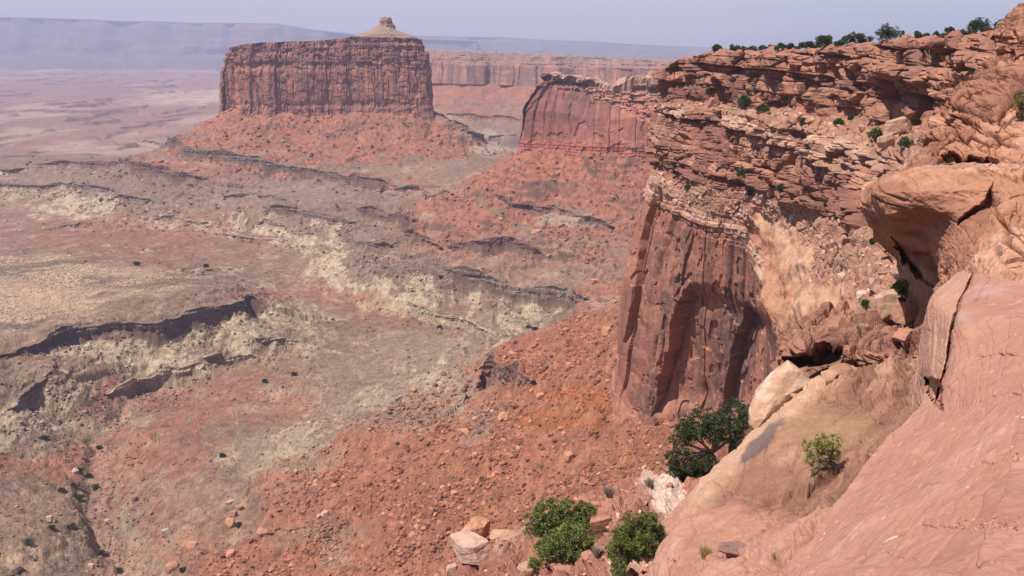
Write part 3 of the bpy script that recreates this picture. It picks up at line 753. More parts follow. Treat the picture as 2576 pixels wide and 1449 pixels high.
Cc = mixc(Cc, WORG, ss(1.2, 0.6, np.hypot((fu - 1600) / 70, (fv - 320) / 75) + 0.4 * pn(s / 12, z / 10, seed=41)) * 0.8)
Cc = mixc(Cc, VARN, ss(1.2, 0.5, np.hypot((fu - 1440) / 90, (fv - 290) / 75) + 0.4 * pn(s / 12, z / 10, seed=42)) * 0.45)
fin = bpy.data.objects.new("sandstone_fin", None); col.objects.link(fin); fin.location = (float(cen2[0]), float(cen2[1]), -146.0)
props(fin, "slanting varnished sandstone fin between the flat-topped butte and the near headland", "rock fin", kind="structure")
Cc = Cc * np.array([0.95, 0.78, 0.75], np.float32)
child(make_mesh("cliff", Q, grid_faces(Q.shape[0], Q.shape[1], flip=flip < 0), M_WALL, Cc), fin)
V = rim_poly("top", Q, fin_top, None, None)
V[..., 2] += (3.0 * fbm(V[..., 0] / 22, V[..., 1] / 22, o=3, seed=44) + 5.0 * (worley(V[..., 0] / 11, V[..., 1] / 11, V[..., 0] * 0 + .5, 9)[0] - 0.4)) * ss(0, 0.15, np.linspace(0, 1, V.shape[0])[:, None])
ct = mixc(C3(V.shape[:2], (0.40, 0.23, 0.165)), (0.55, 0.38, 0.29), ss(0, 0.4, fbm(V[..., 0] / 12, V[..., 1] / 12, o=3, seed=45)) * 0.6)
child(make_mesh("top", V, grid_faces(V.shape[0], V.shape[1], wrap=True), M_WALL, ct), fin)

# canyon wall behind, and the two pale mesas on the skyline ---------------------------
def wall_strip(name, label, cat, rows, seed, style, step=1.5, sc=1.0):
    """rows: list of (photo polyline of the level, list of ranges)"""
    ctrl = np.array([[PY(u, v, Y) for u, v, Y in r] for r in rows])
    G, tr, tc = loft(ctrl, step=step, smooth_r=0.0, smooth_c=0.8)
    N = grid_normals(G); vis = (N * G).sum(-1).mean(); sg = -1.0 if vis > 0 else 1.0; N *= sg
    s = arc(G)[None] + 0 * G[..., 2]
    Q, C = style(G, N, s, np.broadcast_to(tr[:, None], G.shape[:2]), seed)
    o = make_mesh(name, Q, grid_faces(Q.shape[0], Q.shape[1], flip=sg < 0), M_FAR if sc > 2 else M_WALL, C)
    props(o, label, cat, kind="structure")
    return o
M_FAR = rock_mat("far_rock", bump=(0.2, 1), scales=(0.008, 0.04), var=0.15)

def style_back(G, N, s, t, seed):
    z = G[..., 2]
    p1, c1, _ = joints(s, z, seed, 60.0, 0.12); p2, c2, _ = joints(s, z, seed + 1, 18.0, 0.2); p3, c3, lay, blk = blocks(s, z, seed + 2, (3, 8), (1.5, 4))
    w = ss(2.0, 2.15, t) * ss(3.05, 2.95, t); up = ss(1.0, 1.1, t) * ss(2.1, 2.0, t)
    d = w * (16 * p1 + 5 * p2 - 5 * (1 - c1) - 3 * (1 - c2) + 30 * fbm(s / 220, z / 600, o=2, seed=seed + 3)) + up * (10 * (p3 - 0.5) - 5 * (1 - c3) + 14 * fbm(s / 120, z / 100, o=3, seed=seed + 4))
    N2 = N.copy(); N2[..., 2] *= 0.2
    Q = G + N2 * d[..., None]
    C = wall_color(G, s, z, c1, seed + 5, 22.0)
    C = mixc(C, WORG, ss(0.1, 0.4, fbm(s / 90, z / 30, o=3, seed=seed + 7)) * w * 0.6)
    C = mixc(C, (0.34, 0.20, 0.16), up * 0.6)
    C = mixc(C, RED, ss(2.95, 3.05, t)) * np.float32(0.85)
    tp = ss(1.02, 0.98, t)
    C = mixc(C, (0.32, 0.22, 0.16), tp)
    C = mixc(C, (0.10, 0.125, 0.06), tp * ss(-0.05, 0.2, fbm(G[..., 0] / 16, G[..., 1] / 45, o=3, seed=seed + 8)))
    Q[..., 2] += tp * 3 * fbm(G[..., 0] / 30, G[..., 1] / 90, o=3, seed=seed + 9) * ss(0, 0.02, t) * ss(1, 0.93, t)
    return Q, C
us = [930, 1000, 1070, 1130, 1180, 1240, 1300, 1380, 1460, 1560, 1660, 1760, 1900]
rim_v = [124, 126, 128, 131, 133, 134, 137, 140, 144, 149, 154, 160, 166]
yr = [3150, 3120, 3060, 3040, 2990, 3030, 3010, 2960, 2990, 2900, 2880, 2820, 2750]
wall_strip("canyon_wall", "hazy red canyon wall with a green rim behind the saddle", "canyon wall", [
    [(u, v - 5, 6200) for u, v in zip(us, rim_v)], [(u, v, y) for u, v, y in zip(us, rim_v, yr)], [(u, v + 22, y - 40) for u, v, y in zip(us, rim_v, yr)],
    [(u, 212 + (u - 1100) * 0.03, y - 70) for u, y in zip(us, yr)], [(u, 250 + (u - 1100) * 0.03, y - 70) for u, y in zip(us, yr)]], 130, style_back)

def style_far(G, N, s, t, seed):
    z = G[..., 2]
    big = fbm(s / 900, s * 0 + 3.7, o=4, seed=seed)
    w = ss(1.0, 1.2, t) * ss(5.6, 4.6, t)
    N2 = N.copy(); N2[..., 2] = 0; N2 /= np.linalg.norm(N2, axis=-1, keepdims=True) + 1e-6
    d = w * (480 * big + 200 * fbm(s / 380, z / 1400, o=3, seed=seed + 2)) + ss(4, 5, t) * 180 * (1 - 2 * np.abs(pn(s / 300, t * 0.5, seed=seed + 3)))
    Q = G + N2 * d[..., None]
    C = C3(G.shape[:2], (0.25, 0.16, 0.15))
    C = mixc(C, (0.38, 0.28, 0.27), ss(1.0, 1.15, t) * ss(2.2, 1.9, t + 0.4 * fbm(s / 300, z / 40, o=3, seed=seed + 4)) * 0.8)
    C = mixc(C, (0.15, 0.13, 0.14), ss(0.0, 0.3, fbm(s / 500, z / 60, o=3, seed=seed + 5)) * w * 0.7)
    C = mixc(C, (0.36, 0.27, 0.26), ss(0.0, 0.35, fbm(s / 380, z / 70, o=4, seed=seed + 6)) * ss(1.5, 2.4, t) * 0.6)
    C = mixc(C, (0.15, 0.14, 0.11), ss(1.02, 0.95, t) * 0.8)
    return Q, C * np.float32(0.5)
us = [-260, -100, 0, 120, 240, 300, 420, 480, 600, 690, 722, 780, 860, 940, 1060, 1200]
rv_ = [34, 41, 45, 48, 52, 55, 57, 60, 61, 62, 66, 76, 85, 93, 100, 104]
def far_rows(us, rv, Y0, drops):
    out = [[(u, v - 3, Y0 * 1.25) for u, v in zip(us, rv)]]
    for f, y in drops: out.append([(u, v + (f - 0) * (190 - v) / 145.0, y) for u, v in zip(us, rv)])
    return out
wall_strip("mesa", "long bluish mesa fading into haze on the skyline", "mesa",
    far_rows(us, rv_, 12500, [(0, 12500), (14, 12350), (36, 12200), (48, 12000), (85, 11800), (140, 10000)]), 160, style_far, step=1.6, sc=4)
us = [960, 1060, 1150, 1250, 1330, 1400, 1500, 1600, 1680, 1760, 1900, 2100]
rv_ = [90, 93, 95, 96, 101, 104, 108, 114, 118, 121, 126, 130]
wall_strip("mesa", "low pale mesa on the horizon above the green canyon rim", "mesa",
    far_rows(us, rv_, 14200, [(0, 14200), (12, 13950), (20, 13700), (30, 13400), (46, 13000), (96, 10800)]), 190, style_far, step=1.6, sc=4)
# ------------------------------------------------------------------ the headland on the right: rim, ledges, benches, great wall
M_HEAD = rock_mat("headland_rock", bump=(0.30, 1), scales=(0.5, 3.0), var=0.2)
M_DOME = rock_mat("dome_rock", bump=(0.05, 1), scales=(1.1, 9.0, 60.0), var=0.09)
M_SLICK = rock_mat("slickrock", bump=(0.12, 1), scales=(0.8, 5.0, 28.0), var=0.13)
HC = [  # per column: rim, upper foot, middle top, middle foot, wall rim, wall middle, wall foot   (photo u, v, range)
    [(1694, 165, 440), (1690, 255, 436), (1700, 266, 436), (1690, 430, 436), (1690, 445, 436), (1632, 690, 450), (1600, 890, 470)],
    [(1662, 176, 372), (1655, 262, 368), (1648, 275, 366), (1642, 425, 352), (1632, 452, 348), (1570, 690, 354), (1548, 905, 373)],
    [(1715, 148, 362), (1715, 256, 352), (1720, 270, 345), (1690, 455, 328), (1690, 486, 320), (1650, 760, 324), (1622, 1068, 333)],
    [(1800, 136, 335), (1800, 262, 330), (1800, 278, 322), (1760, 470, 304), (1756, 530, 303), (1735, 800, 308), (1715, 1090, 326)],
    [(1900, 134, 305), (1900, 276, 298), (1890, 296, 286), (1870, 480, 286), (1845, 556, 292), (1830, 820, 298), (1810, 1140, 308)],
    [(2000, 130, 278), (2000, 286, 268), (1985, 318, 252), (1950, 500, 258), (1898, 600, 280), (1898, 850, 282), (1888, 1160, 295)],
    [(2100, 120, 250), (2100, 294, 240), (2080, 340, 222), (2060, 530, 218), (1922, 690, 252), (1932, 890, 255), (1932, 1200, 268)],
    [(2200, 110, 222), (2200, 306, 210), (2180, 370, 192), (2140, 560, 182), (1936, 815, 212), (1946, 980, 214), (1946, 1260, 222)],
    [(2300, 103, 195), (2300, 326, 182), (2270, 402, 166), (2190, 590, 156), (1985, 905, 178), (1962, 1040, 186), (1950, 1320, 190)],
    [(2420, 92, 172), (2395, 350, 152), (2345, 430, 140), (2245, 640, 124), (2040, 945, 130), (1990, 1100, 145), (1960, 1420, 150)],
    [(2560, 76, 158), (2560, 380, 130), (2520, 470, 118), (2400, 720, 105), (2200, 960, 100), (2100, 1150, 115), (2050, 1500, 120)]]
ctrl = np.array([[PY(*p) for p in c] for c in HC]).transpose(1, 0, 2)
back = ctrl[0] + np.array([150, 40, -1.5]); mid_ = ctrl[0] + np.array([30, 8, -0.5])
below = ctrl[-1] + np.array([-4, -1, -22])
ctrl = np.concatenate([back[None], mid_[None], ctrl, below[None]])
# rows: 0 far plateau, 1 plateau, 2 rim, 3 upper foot, 4 middle top, 5 middle foot, 6 wall rim, 7 wall middle, 8 wall foot, 9 below
G, tr, tc = loft(ctrl, step=1.15, smooth_r=0.12, smooth_c=0.85, nmax=330)
t = np.broadcast_to(tr[:, None], G.shape[:2]); cc_ = np.broadcast_to(tc[None], G.shape[:2])
s = arc(G)[None] + 0 * t; z = G[..., 2]
N = grid_normals(G); sg = -1.0 if (N * G).sum(-1)[tr > 2].mean() > 0 else 1.0; N *= sg
NH = N.copy(); NH[..., 2] *= 0.15; NH /= np.linalg.norm(NH, axis=-1, keepdims=True)
u, v = proj(G)
band = lambda a, b, w=0.06: ss(a - w, a + w, t) * ss(b + w, b - w, t)
jit = 0.08 * pn(s / 16, z / 40, seed=200)
t = t + jit * ss(2.2, 2.5, t) * ss(8.5, 7.5, t)
up, b1, mid, b2, wal = band(2.0, 3.0), band(3.0, 4.0), band(4.0, 5.0), band(5.0, 6.0), ss(5.96, 6.06, t)
pl = ss(2.02, 1.98, t)
wA, eA = worley(G[..., 0] / 14 + 0.3 * pn(s / 9, z / 9, seed=203), G[..., 1] / 14, z / 6.0 + 0.3 * pn(s / 14, z / 14, seed=204), 5)
wB, eB = worley(G[..., 0] / 3.6, G[..., 1] / 3.6, z / 1.7, 6)
zt = z + 0.01 * s + 0.9 * pn(s / 25, z / 25, seed=201)      # beds with a gentle dip
pA, cA, layA, blkA = blocks(s, zt, 210, (2.4, 6.0), (0.9, 2.6), edge=9)
pB, cB, layB, blkB = blocks(s, zt, 211, (1.1, 3.0), (1.2, 4.0), edge=8)
pC, cC, layC, blkC = blocks(s, zt, 212, (1.6, 4.6), (0.9, 3.2), edge=10)
n1 = fbm(s / 26, z / 22, o=4, seed=214); n2 = fbm(G[..., 0] / 5, G[..., 1] / 5, G[..., 2] / 5, o=4, seed=218)
p1, c1, _ = joints(s, z, 221, 26.0, 0.12); p2, c2, _ = joints(s, z, 222, 9.0, 0.2); pj, cj, _ = joints(s, z, 223, 8.0, 0.4, 0.05)
lowup = ss(2.42, 2.55, t + 0.25 * fbm(s / 20, z / 20, o=2, seed=213))
d = up * ((1 - lowup) * (5.5 * (pA - 0.45) - 2.2 * (1 - cA) + 1.2 * (pB - 0.5) - 0.5 * (1 - cB)) + lowup * (4.5 * (pj - 0.6) + 2.2 * (pA - 0.5) - 2.0 * (1 - cj) - 0.9 * (1 - cA) - 1.0) + 4.5 * n1)
d += mid * (5.0 * (pC - 0.45) - 1.5 * (1 - cC) + 1.5 * (pB - 0.5) - 0.5 * (1 - cB) + 3.5 * (pj - 0.5) - 1.3 * (1 - cj) + 5.0 * n1)
slick = b2 * ss(4.0, 4.6, cc_ + 0.6 * n1) * ss(5.28, 5.42, t + 0.15 * n1) * ss(2200, 2110, u + 60 * n1)
d += up * (4.0 * (wA - 0.5) - 1.0 * np.exp(-(eA / 0.05) ** 2) + 0.7 * (wB - 0.5)) + mid * (3.0 * (wA - 0.5) - 0.9 * np.exp(-(eA / 0.05) ** 2) + 0.8 * (wB - 0.5) - 0.4 * np.exp(-(eB / 0.06) ** 2))
d += (b1 + b2) * (1 - slick) * (1.3 * n2 + 1.6 * (pC - 0.5) - 0.6 * (1 - cC))
lump = fbm(G[..., 0] / 17, G[..., 1] / 17, G[..., 2] / 9, o=3, seed=230)
d += slick * (3.2 * lump + 0.25 * (pB - 0.5) + 0.6 * n2)
wn = fbm(s / 50, z / 130, o=3, seed=224)
d += wal * (0.8 * (p1 - 0.5) + 0.2 * (p2 - 0.5) - 1.3 * (1 - c1) * ss(0.0, 0.25, pn(s / 30, z / 25, seed=227)) - 0.3 * (1 - c2) * ss(0.05, 0.3, pn(s / 20, z / 18, seed=228)) + 2.6 * wn)
d -= wal * 0.9 * ss(0.22, 0.25, fbm(s / 14, z / 20, o=3, seed=225)) + wal * 0.5 * ss(0.3, 0.32, fbm(s / 7, z / 8, o=3, seed=226))
d += band(6.0, 6.2, 0.05) * (2.0 * (pB - 0.5) - 0.6 * (1 - cB))
# alcoves and long cracks of the wall (left edges measured on the photograph): overhanging left lip, fading to the right
def alcove(pl_, depth, width, top):
    q = np.array(pts(pl_)); ul = np.interp(v, q[:, 1], q[:, 0])
    x = (u - ul) / width + 0.06 * pn(s / 4, z / 6, seed=233)
    m = ss(-0.015, 0.02, x) * np.exp(-np.clip(x, 0, 9) * 1.7) * ss(q[0, 1] + top * np.clip(x, 0, 1) ** 2, q[0, 1] + top * np.clip(x, 0, 1) ** 2 + 55, v) * ss(q[-1, 1] + 30, q[-1, 1] - 40, v)
    return depth * m
d -= alcove("1742,706 1712,740 1693,790 1678,860 1662,940 1648,1030", 9.0, 190, 60)
d -= alcove("1884,752 1862,785 1838,860 1818,950 1802,1060", 6.5, 90, 60)
d -= alcove("1650,468 1622,560 1604,650 1592,760 1572,860", 3.5, 40, 20)
d -= 0.4 * alcove("1752,560 1728,640 1712,700 1700,745", 3.5, 60, 20)
d += 1.6 * wal * ss(14, 0, np.abs(u - np.interp(v, [470, 560, 640, 700], [1725, 1690, 1664, 1650]))) * ss(700, 640, v)
dirn = NH * (1 - (b1 + b2))[..., None] + N * (b1 + b2)[..., None]
zw = zt + 1.2 * n1
d -= (up + mid) * (0.9 * np.exp(-(pn(s / 14, zw / 1.5, seed=270) / 0.05) ** 2) * ss(-0.15, 0.2, pn(s / 9, zw / 4, seed=271)))
Q = G + dirn * d[..., None]
Q[..., 2] += pl * (0.8 * n2 + 1.0 * fbm(G[..., 0] / 14, G[..., 1] / 14, o=3, seed=236) + 0.3)
Q[..., 2] += (up * 0.8 + mid * 0.5) * (blkA - 0.5) + (b1 + b2) * (1 - slick) * 0.5 * n2
# rock colours
C = C3(G.shape[:2], (0.37, 0.185, 0.135))
C = mixc(C, (0.24, 0.125, 0.10), ss(0.45, 0.8, blkA) * up * 0.85); C = mixc(C, (0.47, 0.26, 0.18), ss(0.5, 0.85, layA) * up * 0.6)
C = mixc(C, VARN, up * ss(0.1, 0.4, fbm(s / 14, z / 22, o=4, seed=240)) * 0.55)
C = mixc(C, (0.48, 0.27, 0.19), mid * ss(0.35, 0.8, layC) * 0.8); C = mixc(C, (0.25, 0.13, 0.105), mid * ss(0.45, 0.75, blkC) * 0.85); C = mixc(C, (0.28, 0.14, 0.11), mid * ss(0.0, 0.3, fbm(s / 10, z / 9, o=3, seed=242)) * 0.7)
C = mixc(C, (0.58, 0.40, 0.30), mid * ss(0.1, 0.45, n1 + (layB - 0.5) * 0.8) * 0.6 * ss(4.6, 4.3, t))
C = mixc(C, (0.64, 0.48, 0.37), band(3.85, 4.12, 0.08) * ss(0.0, 0.3, n1) * 0.8)
soil = (b1 + b2) * (1 - slick)
C = mixc(C, (0.38, 0.215, 0.155), soil * 0.8); C = mixc(C, (0.47, 0.31, 0.23), soil * ss(0.05, 0.35, n2) * 0.6); C = mixc(C, (0.28, 0.21, 0.14), soil * ss(0.05, 0.3, n1) * 0.5)
C = mixc(C, (0.52, 0.31, 0.215), slick * 0.9); C = mixc(C, (0.62, 0.46, 0.355), slick * ss(5.72, 5.45, t + 0.35 * n1) * 0.6); C = mixc(C, (0.43, 0.22, 0.15), slick * ss(0.25, 0.5, n2 - 0.4 * lump) * 0.6)
wc = wall_color(G, s, z, np.minimum(c1, c2), 250, 9.0, varn=0.75)
wc = mixc(wc, WORG, ss(0.15, 0.25, fbm(s / 9, z / 12, o=5, seed=258)) * 0.75); wc = mixc(wc, WORG, ss(0.22, 0.27, fbm(s / 3, z / 4, o=4, seed=259)) * 0.6)
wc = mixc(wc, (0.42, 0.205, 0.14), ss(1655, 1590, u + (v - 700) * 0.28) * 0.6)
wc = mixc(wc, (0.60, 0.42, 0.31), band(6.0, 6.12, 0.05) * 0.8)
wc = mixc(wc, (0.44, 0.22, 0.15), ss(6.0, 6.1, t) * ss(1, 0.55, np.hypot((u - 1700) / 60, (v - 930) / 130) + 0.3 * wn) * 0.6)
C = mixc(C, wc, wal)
C = mixc(C, (0.40, 0.21, 0.16), pl * 0.7)
C = C * np.where((wal > 0.5)[..., None], [0.88, 0.82, 0.80], np.where((slick > 0.5)[..., None], [0.86, 0.74, 0.64], [0.86, 0.77, 0.71])).astype(np.float32)
C = C * (1 + 0.16 * n2 + 0.10 * fbm(s / 1.5, z / 0.9, o=2, seed=262))[..., None]
HEADQ = Q
o = make_mesh("headland", Q, grid_faces(*Q.shape[:2], flip=sg < 0), M_HEAD, C)
props(o, "big red sandstone headland with ledges above a sheer arched wall", "headland", kind="structure")

# ------------------------------------------------------------------ rock close to the camera
def near(name, label, cat, levels, seed, amp=0.5, bed=0.0, bedh=(0.25, 0.8), drop=None, cols=None, step=1.2, smooth=(0.7, 0.8), caves=(), cracks=(), tint=None, pale=0.3, mat=None, crossbed=0.0, parting=1.0, joint=1.0, ext=None, extrow=None, bedw=None, extra=None, smooth_shade=True):
    ctrl = np.array([[PY(*p) for p in r] for r in levels])
    if drop is not None:      # hidden far side: falls away behind the first column
        ctrl = np.concatenate([(ctrl[:, :1] + np.array(drop)), ctrl], 1)
    if ext is not None: ctrl = np.concatenate([ctrl, ctrl[:, -1:] + np.array(ext)], 1)
    if extrow is not None: ctrl = np.concatenate([ctrl, ctrl[-1:] + np.array(extrow)], 0)
    G, tr, tc = loft(ctrl, step=step, smooth_r=smooth[0], smooth_c=smooth[1], nmax=230)
    N = grid_normals(G); sg = -1.0 if np.median((N * G).sum(-1)) > 0 else 1.0; N *= sg
    u, v = proj(G); x, y, z = G[..., 0], G[..., 1], G[..., 2]
    k = np.hypot(x, y).mean() / 50.0
    n1 = fbm(x / (7 * k), y / (7 * k), z / (5 * k), o=4, seed=seed); n2 = fbm(x / (1.4 * k), y / (1.4 * k), z / (0.8 * k), o=4, seed=seed + 5)
    s = x * 0.8 - y * 0.6
    zt = z + 0.10 * s + 0.5 * k * n1
    p, c, lay, blk = blocks(s, zt, seed + 9, bedh, (2.0, 6.0), edge=10)
    bw = bed if bedw is None else bed * bedw(u, v, n1)
    n3 = fbm(x / (0.35 * k), y / (0.35 * k), z / (0.25 * k), o=3, seed=seed + 21)
    d = amp * n1 + 0.28 * amp * n2 + 0.10 * amp * n3 + bw * (1.4 * (p - 0.45) - 0.7 * (1 - c))
    part = np.exp(-(pn(s / (7 * k), zt / (0.8 * k), seed=seed + 31) / 0.045) ** 2) * ss(-0.1, 0.25, pn(s / (3 * k), zt / (1.6 * k), seed=seed + 32))
    part2 = np.exp(-(pn(s / (2.2 * k), zt / (0.35 * k), seed=seed + 33) / 0.06) ** 2) * ss(0.0, 0.3, pn(s / (2 * k), zt / (1.2 * k), seed=seed + 34))
    h1, e1 = worley(x / (2.6 * k) + 0.25 * n2, y / (2.6 * k), zt / (1.15 * k), seed % 19)
    h2, e2 = worley(x / (0.95 * k), y / (0.95 * k) + 0.2 * n2, zt / (0.42 * k), seed % 17)
    wpt = np.clip(bw / max(bed, 1e-6), 0, 1) if bed else 0 * n1
    d = d + k * joint * wpt * (1.1 * (h1 - 0.5) - 0.30 * np.exp(-(e1 / 0.05) ** 2) + 0.35 * (h2 - 0.5) - 0.10 * np.exp(-(e2 / 0.07) ** 2))
    d = d - k * parting * (0.30 * part + 0.10 * part2) * (0.25 + 0.75 * wpt)
    if crossbed: d = d + crossbed * (np.abs(((zt * 1.0 + 0.35 * s) / 0.5) % 1.0 - 0.5) - 0.25)
    Q = G + N * d[..., None]
    for pl_, wpx, depth in cracks:
        dd, _s = seg_dist(u + 7 * n2 + 9 * n1, v + 5 * n2, pts(pl_))
        Q = Q - N * (depth * np.exp(-(dd / wpx) ** 2) + 0.35 * depth * (_s > 0) * np.exp(-dd / (14 * wpx)))[..., None]
    for pl_, depth in caves:
        m = polymask(u + 5 * n2, v + 5 * n1, pts(pl_), 5)
        r = G / np.linalg.norm(G, axis=-1, keepdims=True)
        Q = Q + r * (m * depth)[..., None]
    cA, cB, cD = tint
    C = mixc(C3(G.shape[:2], cA), cB, ss(0.0, 0.35, n1 + 0.3 * n2 + pale - 0.3)); C = mixc(C, cD, ss(0.05, 0.4, -n1 + 0.5 * fbm(x / (3 * k), y / (3 * k), z / (0.7 * k), o=3, seed=seed + 12) - pale + 0.2) * 0.8)
    C = mixc(C, np.array(cD) * 0.75, (bed > 0) * ss(0.6, 0.9, blk) * 0.5)
    C = C * (1 + 0.12 * n2)[..., None]
    if extra is not None: Q, C = extra(Q, C, u, v, n1, n2)
    o = make_mesh(name, Q, grid_faces(*Q.shape[:2], flip=sg < 0), mat or M_SLICK, C, smooth=smooth_shade)
    props(o, label, cat, kind="structure")
    return Q
PINK, PINKP, PINKD = (0.40, 0.195, 0.138), (0.44, 0.24, 0.18), (0.33, 0.165, 0.125)
TAN, TANP, TAND = (0.275, 0.142, 0.093), (0.36, 0.20, 0.13), (0.22, 0.11, 0.075)
ORR, ORP, ORD = (0.40, 0.19, 0.115), (0.48, 0.26, 0.17), (0.27, 0.12, 0.08)

# terrace of red earth with the junipers
N1Q = near("terrace", "red earth terrace below the slickrock with junipers", "terrace", [
    [(1050, 1475, 60), (1150, 1395, 63), (1330, 1300, 68), (1480, 1250, 72), (1600, 1215, 72), (1700, 1180, 66), (1800, 1150, 60), (1900, 1120, 58)],
    [(1150, 1475, 54), (1250, 1410, 57), (1400, 1330, 60), (1500, 1285, 62), (1610, 1255, 61), (1700, 1230, 57), (1800, 1200, 54), (1900, 1180, 52)],
    [(1250, 1500, 48), (1350, 1430, 51), (1450, 1370, 53), (1540, 1330, 53), (1630, 1310, 50), (1720, 1290, 47), (1800, 1280, 46), (1900, 1260, 46)],
    [(1300, 1560, 42), (1400, 1500, 44), (1500, 1440, 45), (1580, 1400, 44), (1650, 1380, 42), (1740, 1360, 40), (1820, 1340, 40), (1900, 1340, 40)],
    [(1350, 1640, 37), (1450, 1570, 38), (1550, 1510, 38), (1620, 1480, 37), (1680, 1460, 36), (1760, 1440, 35), (1850, 1440, 34), (1920, 1440, 34)]],
    300, amp=0.7, bed=0.25, tint=((0.36, 0.155, 0.105), (0.44, 0.235, 0.17), (0.30, 0.135, 0.10)), pale=0.15, mat=M_HEAD,
    extra=lambda Q, C, u, v, a, b: (Q + np.array([0, 0, 1.0]) * (0.5 * ss(0.05, 0.35, a) + 0.15 * b - 8 * ss(0.012, 0, np.linspace(0, 1, Q.shape[0]))[:, None] * 1.0)[..., None],
        mixc(mixc(C, (0.60, 0.44, 0.35), ss(1.15, 0.7, np.hypot((u - 1672) / 55, (v - 1240) / 46) + 0.3 * a)), (0.55, 0.35, 0.27), ss(0.1, 0.35, a) * ss(1250, 1450, v) * 0.7)))
# long tan fin of slickrock
def fin_extra(Q, C, u, v, a, b):
    # shelf under the small juniper and cracks; sunlit flank painted paler, pink lower benches, dark lichen streak
    q = np.array(pts("1880,1245 1950,1235 2030,1215 2075,1190 2130,1160"))
    vl = np.interp(u, q[:, 0], q[:, 1]) + 6 * b
    inb = ss(1855, 1960, u) * ss(2140, 2100, u)
    Q[..., 2] -= inb * 0.75 * np.exp(-np.clip(v - vl, 0, 999) / 45) * ss(-1.5, 1.5, v - vl)
    q2 = np.array(pts("1800,1395 1850,1385 1930,1392 2010,1400")); v2 = np.interp(u, q2[:, 0], q2[:, 1]) + 3 * b
    Q[..., 2] -= ss(1785, 1850, u) * ss(2030, 1980, u) * 0.35 * np.exp(-np.clip(v - v2, 0, 999) / 40) * ss(-1.5, 1.5, v - v2)
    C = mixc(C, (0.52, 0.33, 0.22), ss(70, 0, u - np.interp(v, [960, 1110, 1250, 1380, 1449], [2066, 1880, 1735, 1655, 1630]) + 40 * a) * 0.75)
    C = mixc(C, PINK, ss(1235, 1290, v + 50 * a - (u - 1900) * 0.1) * 0.9)
    C = mixc(C, PINKP, ss(1235, 1290, v + 50 * a) * ss(0.0, 0.3, a) * 0.6)
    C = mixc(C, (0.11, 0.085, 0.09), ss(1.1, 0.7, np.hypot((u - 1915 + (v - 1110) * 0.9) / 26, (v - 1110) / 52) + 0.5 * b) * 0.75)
    C = mixc(C, (0.32, 0.20, 0.11), ss(1.2, 0.4, np.hypot((u - 2080) / 120, (v - 1080) / 70) + 0.4 * a) * 0.6)
    return Q, C
FIN_LEVELS = [
    [(2120, 945, 54), (2180, 925, 53), (2230, 915, 52), (2290, 905, 50), (2350, 900, 48), (2420, 900, 47)],
    [(2065, 966, 52), (2120, 958, 51), (2190, 955, 49.5), (2270, 955, 47), (2335, 960, 44), (2420, 960, 43)],
    [(2002, 1000, 50), (2080, 1000, 48), (2160, 1005, 46.5), (2250, 1015, 43.5), (2330, 1020, 40), (2420, 1030, 38)],
    [(1940, 1050, 48), (2030, 1055, 45), (2120, 1060, 43), (2210, 1065, 40.5), (2290, 1080, 36), (2400, 1100, 33)],
    [(1880, 1110, 46), (1970, 1120, 43), (2060, 1130, 40.5), (2150, 1130, 37.5), (2230, 1145, 33), (2350, 1170, 29)],
    [(1800, 1180, 44), (1890, 1195, 40.5), (1980, 1205, 37.5), (2070, 1205, 34.5), (2160, 1220, 30), (2280, 1260, 25)],
    [(1735, 1250, 42), (1820, 1265, 38), (1910, 1280, 34), (2000, 1290, 31), (2100, 1300, 27), (2220, 1340, 22)],
    [(1690, 1310, 40), (1770, 1330, 35), (1860, 1340, 31.5), (1950, 1350, 28), (2050, 1370, 24), (2160, 1400, 20)],
    [(1655, 1380, 38), (1730, 1395, 32), (1820, 1400, 28), (1910, 1410, 25), (2010, 1430, 21), (2100, 1460, 18)],
    [(1630, 1449, 36), (1700, 1460, 30), (1780, 1465, 26), (1880, 1475, 23), (1970, 1490, 19), (2050, 1510, 17)],
    [(1610, 1520, 34), (1680, 1540, 28), (1760, 1550, 24), (1860, 1560, 21), (1950, 1570, 18), (2030, 1600, 16)]]
N2Q = near("slickrock_fin", "long tan slickrock fin sloping down to the terrace", "slickrock", FIN_LEVELS, 310, amp=0.42, cracks=[("2140,1250 2040,1262 1960,1268 1900,1290", 2.2, 0.22), ("1800,1398 1880,1385 1960,1396 2040,1400", 1.8, 0.10), ("1790,1210 1850,1240 1930,1240", 1.6, 0.15), ("2120,1100 2180,1110 2240,1090", 2.0, 0.25), ("1960,1040 2060,1050 2160,1040 2250,1060", 2.0, 0.25), ("2150,1180 2200,1150 2260,1105 2310,1050", 2.2, 0.3), ("1880,1320 1960,1300 2040,1310", 1.5, 0.08)], bed=0.34, bedh=(0.2, 0.7), bedw=lambda u, v, n: 0.22 + 0.78 * np.maximum(ss(1030, 985, v - (u - 2200) * 0.10 + 60 * n), ss(60, 20, np.abs(u - np.interp(v, [960, 1040, 1150, 1290, 1449], [2340, 2330, 2215, 2105, 1990])) + 50 * n) * 0.8), drop=(-3.0, 6.0, -9.0), tint=(TAN, TANP, TAND), pale=0.25, extra=fin_extra)
